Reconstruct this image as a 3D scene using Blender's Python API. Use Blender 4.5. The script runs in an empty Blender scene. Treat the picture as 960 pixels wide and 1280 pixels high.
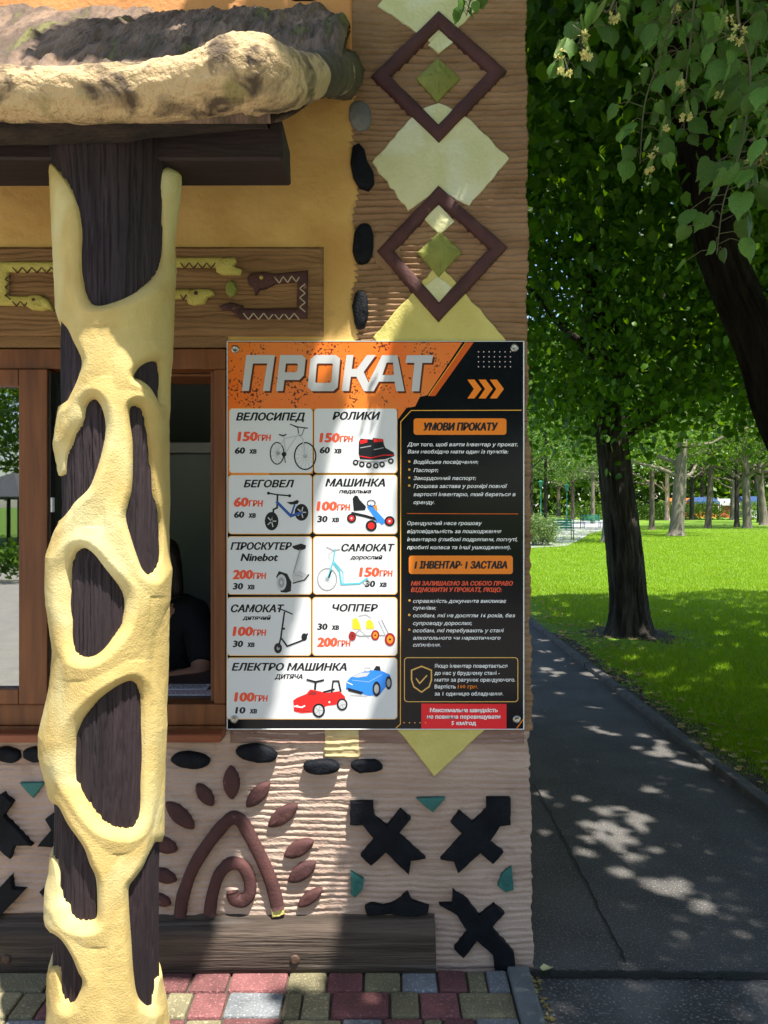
import bpy, bmesh, math, random
import numpy as np
from mathutils import Vector, Matrix

random.seed(7)
RNG = np.random.default_rng(11)
scene = bpy.context.scene
COL = scene.collection

# ------------------------------------------------------------------ camera, sky, sun
EYE, HOR, F = 1.6, 632.0, 960.0
cam = bpy.data.cameras.new("camera")
cam_ob = bpy.data.objects.new("camera", cam)
COL.objects.link(cam_ob)
cam_ob.location = (0, 0, EYE)
cam_ob.rotation_euler = (math.radians(90), 0, 0)
cam.sensor_fit = 'VERTICAL'
cam.sensor_height = 36.0
cam.lens = 36.0 * F / 1280.0
cam.shift_y = -(640.0 - HOR) / 1280.0
cam.clip_start = 0.05
cam.clip_end = 2000
scene.camera = cam_ob

SX, SY = 0.25, 0.34                       # direction to the sun is (SX, -SY, 1)
world = bpy.data.worlds.new("World")
scene.world = world
world.use_nodes = True
wn = world.node_tree
sky = wn.nodes.new('ShaderNodeTexSky')
sky.sky_type = 'NISHITA'
sky.sun_disc = False
sky.sun_elevation = math.atan2(1, math.hypot(SX, SY))
sky.sun_rotation = math.atan2(SX, -SY)
wn.links.new(sky.outputs[0], wn.nodes['Background'].inputs[0])
wn.nodes['Background'].inputs[1].default_value = 0.12
sun = bpy.data.lights.new("sun", 'SUN')
sun.energy = 4.6
sun.angle = math.radians(0.53)
sun.color = (1.0, 0.94, 0.84)
sun_ob = bpy.data.objects.new("sun", sun)
COL.objects.link(sun_ob)
sun_ob.rotation_euler = Vector((SX, -SY, 1)).to_track_quat('Z', 'Y').to_euler()
sun_ob.location = (3, -4, 12)
scene.view_settings.view_transform = 'Standard'
scene.view_settings.look = 'None'
scene.view_settings.exposure = 1.4
scene.view_settings.gamma = 1.0
scene.cycles.max_bounces = 7
scene.cycles.diffuse_bounces = 4
scene.cycles.transparent_max_bounces = 6

# ------------------------------------------------------------------ coordinates
D = 2.68                                   # depth of the kiosk's front wall
def PX(px, d): return (px - 480.0) * d / F
def PZ(py, d): return EYE - (py - HOR) * d / F
def P(px, py, d): return (PX(px, d), d, PZ(py, d))
def G(px, py):
    d = EYE * F / (py - HOR)
    return (PX(px, d), d)

# ------------------------------------------------------------------ noise
def _h(ix, iy, iz, s):
    n = (ix * 374761393 + iy * 668265263 + iz * 2147483647 + s * 974634777) & 0xFFFFFFFF
    n = ((n ^ (n >> 13)) * 1274126177) & 0xFFFFFFFF
    n = n ^ (n >> 16)
    return (n & 0xFFFF) / 65535.0
def vnoise(x, y, z=0.0, s=0):
    x, y, z = np.broadcast_arrays(np.asarray(x, float), np.asarray(y, float), np.asarray(z, float))
    xi, yi, zi = np.floor(x).astype(np.int64), np.floor(y).astype(np.int64), np.floor(z).astype(np.int64)
    fx, fy, fz = x - xi, y - yi, z - zi
    fx, fy, fz = [f * f * (3 - 2 * f) for f in (fx, fy, fz)]
    r = 0
    for a in (0, 1):
        for b in (0, 1):
            for c in (0, 1):
                w = (fx if a else 1 - fx) * (fy if b else 1 - fy) * (fz if c else 1 - fz)
                r = r + w * _h(xi + a, yi + b, zi + c, s)
    return r * 2 - 1
def fbm(x, y, z=0.0, s=0, o=4):
    r, a = 0, 1.0
    for i in range(o):
        r = r + a * vnoise(np.asarray(x) * 2 ** i, np.asarray(y) * 2 ** i, np.asarray(z) * 2 ** i, s + i)
        a *= 0.5
    return r / 1.9

# ------------------------------------------------------------------ materials
def mat(name, c, rough=0.8, c2=None, nscale=8.0, detail=6, dist=0.0, bump=0.0, bscale=60.0, spec=0.4, metal=0.0,
        stretch=(1, 1, 1), fac=(0.35, 0.65), trans=0.0, c3=None, n3=40.0, f3=(0.55, 0.7), rand=0.0, bdetail=4, bstretch=None):
    m = bpy.data.materials.new(name)
    m.use_nodes = True
    nt = m.node_tree
    bs = nt.nodes['Principled BSDF']
    bs.inputs['Roughness'].default_value = rough
    bs.inputs['Specular IOR Level'].default_value = spec
    bs.inputs['Metallic'].default_value = metal
    bs.inputs['Base Color'].default_value = (*c, 1)
    tc = nt.nodes.new('ShaderNodeTexCoord')
    mp = nt.nodes.new('ShaderNodeMapping')
    mp.inputs['Scale'].default_value = stretch
    nt.links.new(tc.outputs['Object'], mp.inputs['Vector'])
    out = None
    def ramp(scale, lo, hi, det):
        n = nt.nodes.new('ShaderNodeTexNoise')
        n.inputs['Scale'].default_value = scale
        n.inputs['Detail'].default_value = det
        n.inputs['Distortion'].default_value = dist
        nt.links.new(mp.outputs[0], n.inputs['Vector'])
        r = nt.nodes.new('ShaderNodeMapRange')
        r.inputs[1].default_value = lo
        r.inputs[2].default_value = hi
        nt.links.new(n.outputs['Fac'], r.inputs[0])
        return r.outputs[0]
    def mix(f, a, b):
        x = nt.nodes.new('ShaderNodeMix')
        x.data_type = 'RGBA'
        nt.links.new(f, x.inputs[0])
        if isinstance(a, tuple): x.inputs[6].default_value = (*a, 1)
        else: nt.links.new(a, x.inputs[6])
        x.inputs[7].default_value = (*b, 1)
        return x.outputs[2]
    if c2 is not None: out = mix(ramp(nscale, fac[0], fac[1], detail), c, c2)
    if c3 is not None: out = mix(ramp(n3, f3[0], f3[1], 3), out if out is not None else c, c3)
    if rand > 0:
        oi = nt.nodes.new('ShaderNodeObjectInfo')
        hs = nt.nodes.new('ShaderNodeHueSaturation')
        mr = nt.nodes.new('ShaderNodeMapRange')
        mr.inputs[3].default_value = 1 - rand
        mr.inputs[4].default_value = 1 + rand
        nt.links.new(oi.outputs['Random'], mr.inputs[0])
        nt.links.new(mr.outputs[0], hs.inputs['Value'])
        if out is not None: nt.links.new(out, hs.inputs['Color'])
        else: hs.inputs['Color'].default_value = (*c, 1)
        out = hs.outputs[0]
    if out is not None: nt.links.new(out, bs.inputs['Base Color'])
    if bump > 0:
        n = nt.nodes.new('ShaderNodeTexNoise')
        n.inputs['Scale'].default_value = bscale
        n.inputs['Detail'].default_value = bdetail
        mp2 = nt.nodes.new('ShaderNodeMapping')
        mp2.inputs['Scale'].default_value = bstretch or stretch
        nt.links.new(tc.outputs['Object'], mp2.inputs['Vector'])
        nt.links.new(mp2.outputs[0], n.inputs['Vector'])
        b = nt.nodes.new('ShaderNodeBump')
        b.inputs['Strength'].default_value = bump
        b.inputs['Distance'].default_value = 0.01
        nt.links.new(n.outputs['Fac'], b.inputs['Height'])
        nt.links.new(b.outputs[0], bs.inputs['Normal'])
    if trans > 0:
        tr = nt.nodes.new('ShaderNodeBsdfTranslucent')
        if out is not None: nt.links.new(out, tr.inputs[0])
        else: tr.inputs[0].default_value = (*c, 1)
        ms = nt.nodes.new('ShaderNodeMixShader')
        ms.inputs[0].default_value = trans
        nt.links.new(bs.outputs[0], ms.inputs[1])
        nt.links.new(tr.outputs[0], ms.inputs[2])
        nt.links.new(ms.outputs[0], nt.nodes['Material Output'].inputs[0])
    return m

def leaf_mat(name, c, c2, c3=None, trans=0.35, scale=3.0, rough=0.45):
    """foliage: colour differs from leaf to leaf (random per island)"""
    m = bpy.data.materials.new(name)
    m.use_nodes = True
    nt = m.node_tree
    bs = nt.nodes['Principled BSDF']
    bs.inputs['Roughness'].default_value = rough
    bs.inputs['Specular IOR Level'].default_value = 0.3
    g = nt.nodes.new('ShaderNodeNewGeometry')
    r = nt.nodes.new('ShaderNodeValToRGB')
    r.color_ramp.elements[0].color = (*c, 1)
    r.color_ramp.elements[1].color = (*c2, 1)
    if c3:
        e = r.color_ramp.elements.new(0.97)
        e.color = (*c2, 1)
        r.color_ramp.elements[2].color = (*c3, 1)
    nt.links.new(g.outputs['Random Per Island'], r.inputs[0])
    nt.links.new(r.outputs[0], bs.inputs['Base Color'])
    tr = nt.nodes.new('ShaderNodeBsdfTranslucent')
    hs = nt.nodes.new('ShaderNodeHueSaturation')
    hs.inputs['Hue'].default_value = 0.48
    hs.inputs['Saturation'].default_value = 1.15
    hs.inputs['Value'].default_value = 1.6
    nt.links.new(r.outputs[0], hs.inputs['Color'])
    nt.links.new(hs.outputs[0], tr.inputs[0])
    ms = nt.nodes.new('ShaderNodeMixShader')
    ms.inputs[0].default_value = trans
    nt.links.new(bs.outputs[0], ms.inputs[1])
    nt.links.new(tr.outputs[0], ms.inputs[2])
    nt.links.new(ms.outputs[0], nt.nodes['Material Output'].inputs[0])
    return m

M = {}
M['ochre'] = mat('ochre_plaster', (0.64, 0.41, 0.135), 0.85, (0.50, 0.285, 0.08), 3.0, 5, 0.6, 0.35, 45, c3=(0.26, 0.16, 0.06), n3=4.5, f3=(0.60, 0.80))
M['orange_plaster'] = mat('orange_plaster', (0.62, 0.29, 0.10), 0.85, (0.52, 0.22, 0.07), 3.0, 5, 0.4, 0.35, 60)
M['pillar'] = mat('brown_combed_plaster', (0.31, 0.19, 0.105), 0.9, (0.22, 0.125, 0.065), 4.0, 6, 0.3, 0.5, 90, stretch=(1, 1, 2.5))
M['pink'] = mat('pinkish_combed_plaster', (0.50, 0.375, 0.31), 0.9, (0.38, 0.27, 0.215), 3.0, 6, 0.3, 0.5, 110, c3=(0.33, 0.22, 0.17), n3=9, f3=(0.6, 0.75), stretch=(1, 1, 2))
M['frieze'] = mat('brown_grained_plaster', (0.27, 0.15, 0.065), 0.85, (0.17, 0.085, 0.035), 5.0, 6, 0.4, 0.5, 70, stretch=(0.5, 1, 4))
M['maroon'] = mat('maroon_paint', (0.082, 0.031, 0.029), 0.8, (0.055, 0.022, 0.022), 10, 5, 0.2, 0.28, 110, c3=(0.24, 0.11, 0.09), n3=30, f3=(0.68, 0.8))
M['black'] = mat('black_paint', (0.0045, 0.0055, 0.008), 0.6, (0.010, 0.012, 0.017), 14, 5, 0.2, 0.4, 120, spec=0.12)
M['cream'] = mat('cream_paint', (0.63, 0.62, 0.36), 0.8, (0.55, 0.55, 0.27), 7, 6, 0.4, 0.5, 70, c3=(0.66, 0.68, 0.50), n3=5, f3=(0.5, 0.7))
M['yellow_plate'] = mat('yellow_paint', (0.60, 0.53, 0.17), 0.8, (0.52, 0.45, 0.13), 7, 6, 0.4, 0.4, 80)
M['green_plate'] = mat('olive_green_paint', (0.24, 0.26, 0.055), 0.7, (0.18, 0.19, 0.035), 12, 6, 0.3, 0.6, 60)
M['teal'] = mat('teal_paint', (0.035, 0.17, 0.15), 0.6, (0.02, 0.11, 0.10), 12, 5, 0.3, 0.5, 80)
M['net'] = mat('yellow_net_paint', (0.53, 0.405, 0.155), 0.8, (0.41, 0.29, 0.095), 5, 6, 0.3, 0.28, 240, c3=(0.58, 0.52, 0.27), n3=3.5, f3=(0.5, 0.68), bdetail=6)
M['trunk'] = mat('dark_painted_timber', (0.026, 0.014, 0.018), 0.7, (0.011, 0.006, 0.009), 12, 6, 0.3, 0.5, 60, stretch=(1, 1, 0.12), bstretch=(3, 3, 0.35))
M['beam'] = mat('dark_beam_timber', (0.024, 0.013, 0.012), 0.7, (0.014, 0.008, 0.008), 8, 6, 0.3, 0.4, 60, stretch=(0.15, 1, 1))
M['log'] = mat('weathered_log_plaster', (0.48, 0.345, 0.185), 0.9, (0.085, 0.058, 0.038), 13, 10, 0.9, 1.0, 90, fac=(0.46, 0.64), c3=(0.24, 0.20, 0.08), n3=8, f3=(0.58, 0.72), bdetail=8)
M['log_end'] = mat('mossy_dark_plaster', (0.11, 0.09, 0.055), 0.9, (0.045, 0.038, 0.03), 8, 8, 0.6, 0.9, 60, c3=(0.38, 0.32, 0.2), n3=6, f3=(0.62, 0.72))
M['rough_band'] = mat('rough_bark_plaster', (0.25, 0.17, 0.115), 0.95, (0.055, 0.038, 0.034), 6, 8, 0.8, 1.0, 60, stretch=(2.2, .5, 0.5), c3=(0.15, 0.14, 0.05), n3=6, f3=(0.58, 0.7), bdetail=8)
M['thatch_edge'] = mat('dark_bark_edge', (0.04, 0.026, 0.018), 0.9, (0.014, 0.010, 0.008), 30, 6, 0.3, 1.0, 130, stretch=(0.3, 1, 1))
M['frame'] = mat('brown_wood_laminate', (0.20, 0.068, 0.018), 0.5, (0.12, 0.038, 0.010), 10, 6, 0.5, 0.05, 80, stretch=(3, 3, 0.25))
M['sill'] = mat('reddish_brown_sill', (0.26, 0.075, 0.03), 0.4, (0.20, 0.055, 0.022), 10, 5, 0.5, stretch=(0.3, 2, 2))
M['rubber'] = mat('black_rubber_seal', (0.012, 0.012, 0.012), 0.6)
M['plank'] = mat('grey_brown_plank', (0.10, 0.074, 0.058), 0.9, (0.038, 0.028, 0.022), 22, 9, 0.9, 1.0, 90, stretch=(0.07, 1, 1.6), c3=(0.15, 0.13, 0.12), n3=14, f3=(0.6, 0.75))
M['asphalt'] = mat('dark_asphalt', (0.115, 0.110, 0.105), 0.9, (0.080, 0.077, 0.074), 3, 6, 0.3, 1.0, 170, c3=(0.26, 0.25, 0.24), n3=130, f3=(0.57, 0.68), spec=0.25)
M['asphalt2'] = mat('coarse_asphalt', (0.14, 0.135, 0.13), 0.85, (0.045, 0.044, 0.045), 4, 6, 0.3, 1.0, 170, c3=(0.28, 0.28, 0.28), n3=95, f3=(0.56, 0.68), spec=0.3)
M['tar'] = mat('tar_strip', (0.012, 0.012, 0.013), 0.55, bump=0.5, bscale=120)
M['kerb'] = mat('grey_concrete_kerb', (0.105, 0.098, 0.092), 0.9, (0.06, 0.056, 0.052), 9, 6, 0.3, 0.6, 90, c3=(0.06, 0.07, 0.04), n3=6, f3=(0.6, 0.75))
M['sand'] = mat('paving_joint_sand', (0.10, 0.08, 0.06), 0.95, (0.06, 0.05, 0.04), 20, 6, 0, 0.6, 160)
M['soil'] = mat('dark_soil', (0.035, 0.026, 0.016), 0.95, (0.06, 0.045, 0.025), 20, 6, 0, 0.8, 90)
for k, c in dict(red=(0.205, 0.082, 0.082), olive=(0.24, 0.215, 0.125), grey=(0.19, 0.205, 0.22), tan=(0.40, 0.32, 0.17)).items():
    c2 = tuple(v * 0.68 for v in c)
    M['paver_' + k] = mat(k + '_concrete_paver', c, 0.88, c2, 9, 8, 0.3, 0.7, 150, c3=tuple(v * 1.75 for v in c), n3=130, f3=(0.56, 0.70), rand=0.25)
M['grass_ground'] = mat('lawn_ground', (0.12, 0.22, 0.005), 0.9, (0.085, 0.17, 0.004), 0.5, 6, 0.2, 0.8, 60, c3=(0.11, 0.20, 0.008), n3=5, f3=(0.5, 0.7))
M['plaza'] = mat('pale_paving', (0.42, 0.38, 0.33), 0.9, (0.34, 0.31, 0.28), 4, 6, 0, 0.3, 60)
M['far_path'] = mat('pale_asphalt_path', (0.33, 0.33, 0.36), 0.9, (0.27, 0.27, 0.30), 2, 5, 0, 0.2, 40)
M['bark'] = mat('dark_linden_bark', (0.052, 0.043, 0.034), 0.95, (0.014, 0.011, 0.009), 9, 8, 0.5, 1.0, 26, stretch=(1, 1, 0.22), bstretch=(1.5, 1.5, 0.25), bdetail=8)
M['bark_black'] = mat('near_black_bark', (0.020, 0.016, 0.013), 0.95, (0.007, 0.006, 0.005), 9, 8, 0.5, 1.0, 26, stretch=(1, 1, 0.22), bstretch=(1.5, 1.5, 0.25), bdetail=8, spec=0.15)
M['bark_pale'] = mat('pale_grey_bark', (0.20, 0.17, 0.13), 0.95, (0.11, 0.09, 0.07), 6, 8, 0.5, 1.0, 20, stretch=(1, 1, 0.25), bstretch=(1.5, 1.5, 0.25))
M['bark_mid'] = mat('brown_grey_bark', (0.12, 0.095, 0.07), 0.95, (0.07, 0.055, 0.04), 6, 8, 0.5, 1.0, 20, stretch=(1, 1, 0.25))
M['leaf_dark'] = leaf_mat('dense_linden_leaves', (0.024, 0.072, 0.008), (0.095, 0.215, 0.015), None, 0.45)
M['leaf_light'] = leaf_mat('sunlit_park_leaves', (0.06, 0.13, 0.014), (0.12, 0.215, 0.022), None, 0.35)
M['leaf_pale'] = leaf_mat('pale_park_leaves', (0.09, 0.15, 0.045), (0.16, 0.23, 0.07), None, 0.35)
M['grass_blade'] = leaf_mat('grass_blades', (0.125, 0.25, 0.004), (0.23, 0.36, 0.006), (0.22, 0.22, 0.06), 0.40, rough=0.55)
M['leaf_near'] = mat('linden_leaf', (0.10, 0.195, 0.030), 0.45, (0.06, 0.135, 0.025), 18, 5, 0.2, 0.25, 60, trans=0.32, rand=0.4, spec=0.22)
M['bract'] = mat('linden_bract', (0.16, 0.27, 0.05), 0.55, trans=0.45, rand=0.15)
M['blossom'] = mat('linden_blossom', (0.66, 0.60, 0.24), 0.7, (0.5, 0.48, 0.14), 60, trans=0.2)
M['twig'] = mat('green_brown_twig', (0.075, 0.075, 0.03), 0.7)
M['litter'] = leaf_mat('fallen_leaves', (0.24, 0.16, 0.05), (0.42, 0.36, 0.12), (0.35, 0.14, 0.03), 0.15, rough=0.7)
M['steel'] = mat('galvanised_screw', (0.42, 0.40, 0.36), 0.35, metal=0.9)
M['edge_white'] = mat('white_board_edge', (0.75, 0.78, 0.80), 0.4)
M['glass'] = None
M['skin'] = mat('skin', (0.46, 0.24, 0.16), 0.55, (0.42, 0.20, 0.13), 12)
M['cloth_black'] = mat('black_cloth', (0.012, 0.012, 0.016), 0.9, bump=0.3, bscale=90)
M['hair'] = mat('dark_hair', (0.02, 0.014, 0.01), 0.5, bump=0.6, bscale=60, stretch=(4, 4, 0.4))
M['room_wall'] = mat('grey_green_room_wall', (0.46, 0.54, 0.51), 0.8, (0.42, 0.50, 0.47), 2)
M['room_ceiling'] = mat('grey_room_ceiling', (0.55, 0.56, 0.56), 0.8)
M['white_trim'] = mat('white_trim', (0.7, 0.72, 0.70), 0.5)
M['counter'] = mat('dark_counter', (0.08, 0.055, 0.05), 0.45, (0.06, 0.04, 0.04), 8)
M['paper'] = mat('white_paper', (0.66, 0.66, 0.72), 0.6)
M['ink_red'] = mat('red_ink', (0.35, 0.05, 0.08), 0.6)
M['ink_dark'] = mat('dark_ink', (0.04, 0.04, 0.04), 0.6)
M['green_metal'] = mat('green_painted_metal', (0.02, 0.17, 0.10), 0.45)
M['dark_metal'] = mat('dark_painted_metal', (0.02, 0.03, 0.03), 0.5)
M['blue_awning'] = mat('blue_awning_cloth', (0.05, 0.11, 0.26), 0.7)
M['white_cloth'] = mat('white_awning_cloth', (0.5, 0.5, 0.5), 0.7)
M['red_panel'] = mat('red_stall_panel', (0.50, 0.07, 0.04), 0.6)
M['orange_panel'] = mat('orange_stall_panel', (0.62, 0.22, 0.04), 0.6)
M['shingle'] = mat('grey_shingle', (0.10, 0.10, 0.11), 0.8, (0.06, 0.06, 0.07), 9)

for k_ in ('bark', 'bark_black'):
    for n_ in M[k_].node_tree.nodes:
        if n_.type == 'BUMP': n_.inputs['Distance'].default_value = 0.035

def glass_material():
    m = bpy.data.materials.new('dark_mirror_glass')
    m.use_nodes = True
    nt = m.node_tree
    nt.nodes.remove(nt.nodes['Principled BSDF'])
    a = nt.nodes.new('ShaderNodeBsdfTransparent')
    a.inputs[0].default_value = (0.45, 0.48, 0.48, 1)
    g = nt.nodes.new('ShaderNodeBsdfGlossy')
    g.inputs['Roughness'].default_value = 0.01
    g.inputs['Color'].default_value = (0.9, 0.95, 0.95, 1)
    mx = nt.nodes.new('ShaderNodeMixShader')
    mx.inputs[0].default_value = 0.30
    nt.links.new(a.outputs[0], mx.inputs[1])
    nt.links.new(g.outputs[0], mx.inputs[2])
    nt.links.new(mx.outputs[0], nt.nodes['Material Output'].inputs[0])
    return m
M['glass'] = glass_material()

# ------------------------------------------------------------------ object helpers
ORG = {}
def link(o, parent=None, org=(0, 0, 0)):
    COL.objects.link(o)
    if parent is not None:
        o.parent = parent
        ORG[o.name] = ORG[parent.name]
    else:
        ORG[o.name] = Vector(org)
    return o
def tag(o, label=None, cat=None, group=None, kind=None):
    if label: o['label'] = label
    if cat: o['category'] = cat
    if group: o['group'] = group
    if kind: o['kind'] = kind
    return o
def thing(name, label, cat, loc, group=None):
    o = bpy.data.objects.new(name, None)
    o.empty_display_size = 0.1
    link(o, None, loc)
    o.location = loc
    return tag(o, label, cat, group)
def mesh(name, verts, faces, m, parent=None, smooth=False, fm=None, org=None):
    """one mesh object from world-space vertices"""
    me = bpy.data.meshes.new(name)
    o0 = ORG[parent.name] if parent is not None else Vector(org or (0, 0, 0))
    v = np.asarray(verts, dtype=float).reshape(-1, 3) - np.array(o0)
    if isinstance(faces, np.ndarray):
        n, k = faces.shape
        me.vertices.add(len(v)); me.vertices.foreach_set('co', v.astype(np.float32).ravel())
        me.loops.add(n * k); me.loops.foreach_set('vertex_index', faces.astype(np.int32).ravel())
        me.polygons.add(n); me.polygons.foreach_set('loop_start', np.arange(0, n * k, k, dtype=np.int32))
        me.update(calc_edges=True)
    else:
        me.from_pydata(v.tolist(), [], faces)
    ms = m if isinstance(m, (list, tuple)) else [m]
    for x in ms: me.materials.append(x)
    if fm is not None: me.polygons.foreach_set('material_index', np.asarray(fm, dtype=np.int32))
    if smooth: me.polygons.foreach_set('use_smooth', np.ones(len(me.polygons), dtype=bool))
    me.update()
    o = bpy.data.objects.new(name, me)
    link(o, parent, o0)
    if parent is None: o.location = o0
    return o
def from_bm(name, bm, m, parent=None, smooth=False, org=None):
    o0 = ORG[parent.name] if parent is not None else Vector(org or (0, 0, 0))
    bm.transform(Matrix.Translation(-Vector(o0)))
    me = bpy.data.meshes.new(name)
    bm.to_mesh(me); bm.free()
    for x in (m if isinstance(m, (list, tuple)) else [m]): me.materials.append(x)
    if smooth:
        for p in me.polygons: p.use_smooth = True
    o = bpy.data.objects.new(name, me)
    link(o, parent, o0)
    if parent is None: o.location = o0
    return o
def bm_box(bm, x0, x1, y0, y1, z0, z1, bev=0.0, jit=0.0, seg=1):
    r = bmesh.ops.create_cube(bm, size=1.0)
    vs = r['verts']
    for v in vs:
        v.co = Vector((x0 + (v.co.x + .5) * (x1 - x0), y0 + (v.co.y + .5) * (y1 - y0), z0 + (v.co.z + .5) * (z1 - z0)))
        if jit: v.co += Vector((random.uniform(-jit, jit) for _ in range(3)))
    if bev > 0:
        es = list({e for v in vs for e in v.link_edges})
        bmesh.ops.bevel(bm, geom=es, offset=bev, segments=seg, affect='EDGES', profile=0.6)
def box(name, x0, x1, y0, y1, z0, z1, m, parent=None, bev=0.003, jit=0.0, seg=1, org=None):
    bm = bmesh.new()
    bm_box(bm, x0, x1, y0, y1, z0, z1, bev, jit, seg)
    return from_bm(name, bm, m, parent, org=org)
def tube_geo(pts, rad, n=10, cap=True, wob=0.0, seed=0):
    """tube along a polyline; returns verts, faces"""
    pts = [Vector(p) for p in pts]
    if not hasattr(rad, '__len__'): rad = [rad] * len(pts)
    V, Fc = [], []
    up = Vector((0, 0, 1))
    t0 = (pts[1] - pts[0]).normalized()
    a = t0.cross(up)
    if a.length < 1e-3: a = t0.cross(Vector((1, 0, 0)))
    a.normalize()
    for i, p in enumerate(pts):
        t = (pts[min(i + 1, len(pts) - 1)] - pts[max(i - 1, 0)]).normalized()
        a = (a - t * a.dot(t)).normalized()
        b = t.cross(a)
        for k in range(n):
            th = 2 * math.pi * k / n
            r = rad[i]
            if wob: r *= 1 + wob * float(vnoise(math.cos(th) * 1.5 + seed, math.sin(th) * 1.5, i * 0.35, seed))
            V.append(p + a * (math.cos(th) * r) + b * (math.sin(th) * r))
    for i in range(len(pts) - 1):
        for k in range(n):
            k2 = (k + 1) % n
            Fc.append((i * n + k, i * n + k2, (i + 1) * n + k2, (i + 1) * n + k))
    if cap:
        Fc.append(tuple(range(n))[::-1])
        Fc.append(tuple((len(pts) - 1) * n + k for k in range(n)))
    return [tuple(v) for v in V], Fc
def tube(name, pts, rad, m, parent=None, n=10, smooth=True, wob=0.0, seed=0, org=None):
    v, f = tube_geo(pts, rad, n, True, wob, seed)
    return mesh(name, v, f, m, parent, smooth, org=org)
def join(gs):
    V, Fc = [], []
    for v, f in gs:
        o = len(V)
        V += list(v); Fc += [tuple(i + o for i in q) for q in f]
    return V, Fc
def catmull(pts, k=6, closed=False):
    n = len(pts); out = []
    P_ = np.asarray(pts, float)
    rng = range(n if closed else n - 1)
    for i in rng:
        if closed: p0, p1, p2, p3 = P_[(i - 1) % n], P_[i], P_[(i + 1) % n], P_[(i + 2) % n]
        else: p0, p1, p2, p3 = P_[max(i - 1, 0)], P_[i], P_[i + 1], P_[min(i + 2, n - 1)]
        for j in range(k):
            t = j / k
            out.append(0.5 * ((2 * p1) + (p2 - p0) * t + (2 * p0 - 5 * p1 + 4 * p2 - p3) * t * t + (3 * p1 - p0 - 3 * p2 + p3) * t ** 3))
    if not closed: out.append(P_[-1])
    return np.array(out)
def grid(name, X, Y, Z, m, parent=None, smooth=True, wrap=False, org=None, fm=None):
    r, c = X.shape
    V = np.stack([X, Y, Z], -1).reshape(-1, 3)
    idx = np.arange(r * c).reshape(r, c)
    if wrap: idx = np.concatenate([idx, idx[:, :1]], 1)
    Fc = np.stack([idx[:-1, :-1], idx[:-1, 1:], idx[1:, 1:], idx[1:, :-1]], -1).reshape(-1, 4)
    return mesh(name, V, Fc, m, parent, smooth, fm, org=org)

exec_parts = []
# ================================================================== THE KIOSK
kiosk = thing('rental_kiosk', 'ochre plastered rental kiosk with combed brown corner, maroon reliefs and a small serving window', 'kiosk', (-1.4, D, 0))
XR = PX(659, D)                             # right edge of the front wall
XL = -3.4
# solid wall body behind the modelled plaster, with the window opening
WX0, WX1, WZ0, WZ1 = PX(-150, D), PX(284, D), PZ(914, D), PZ(428, D)
DB = D + 0.012
bm = bmesh.new()
bm_box(bm, WX1, XR - 0.006, DB, DB + 0.18, 0, 3.75)
bm_box(bm, XL, WX0, DB, DB + 0.18, 0, 3.75)
bm_box(bm, WX0, WX1, DB, DB + 0.18, 0, WZ0)
bm_box(bm, WX0, WX1, DB, DB + 0.18, WZ1, 3.75)
bm_box(bm, XR - 0.19, XR - 0.006, DB + 0.181, D + 3.2, 0, 3.75)
bm_box(bm, XL, XL + 0.18, DB + 0.181, D + 3.2, 0, 3.75)
bm_box(bm, XL, XR - 0.006, D + 3.201, D + 3.38, 0, 3.75)
from_bm('wall', bm, M['ochre'], kiosk)
box('roof', XL - 0.1, XR + 0.05, D - 0.02, D + 3.5, 3.751, 3.9, M['thatch_edge'], kiosk, 0.02)

def hfield(name, px0, px1, py0, py1, sx, sy, hf, m, base=D, edge=None, wrap_right=False):
    nx = int((px1 - px0) / sx) + 1; ny = int((py1 - py0) / sy) + 1
    px = np.linspace(px0, px1, nx)[None, :].repeat(ny, 0)
    py = np.linspace(py0, py1, ny)[:, None].repeat(nx, 1)
    h = hf(px, py)
    X = (px - 480) * D / F; Z = EYE - (py - HOR) * D / F
    Y = base - h
    if edge is not None: X = X + edge(px, py)
    # skirt so that the sheet has thickness
    def ring(A, v): return A
    Xs = np.concatenate([X[:, :1], X, X[:, -1:]], 1); Zs = np.concatenate([Z[:, :1], Z, Z[:, -1:]], 1)
    Ys = np.concatenate([np.full_like(Y[:, :1], base + 0.0115), Y, np.full_like(Y[:, -1:], base + (0.2 if wrap_right else 0.014))], 1)
    return grid(name, Xs, Ys, Zs, m, kiosk)

def comb(px, py, sp, seed, amp, warp=5.0, rough=0.0010):
    w = warp * vnoise(px / 150, py / 60, 0, seed) + 1.6 * vnoise(px / 32, py / 14, 0, seed + 1) + 0.6 * vnoise(px / 9, py / 6, 0, seed + 5)
    ph = (py + w) / sp
    f = ph - np.floor(ph)
    row = np.floor(ph)
    strength = 0.55 + 0.45 * vnoise(px / 40, row * 7.3, 0, seed + 2)
    g = np.exp(-((f - 0.5) / 0.17) ** 2)
    return amp * (1 - 2.1 * g * np.clip(strength, 0.12, 1)) + 0.0035 * f + rough * fbm(px / 6, py / 3, 0, seed + 3, 3)

# combed brown corner above and behind the board; jagged right edge
def pil_h(px, py): return comb(px, py, 7.6, 3, 0.0075, 6) + 0.002 * vnoise(px / 60, py / 60, 0, 9)
def pil_edge(px, py):
    k = np.clip((px - 650) / 9, 0, 1)
    return k * (0.004 * vnoise(0, py / 5.0, 0, 21) + 0.006 * vnoise(0, py / 30.0, 0, 22) + (py - 300) * 0.000022)
hfield('combed_corner', 432, 659, -130, 912, 2.2, 1.25, pil_h, M['pillar'], edge=pil_edge, wrap_right=True)
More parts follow.
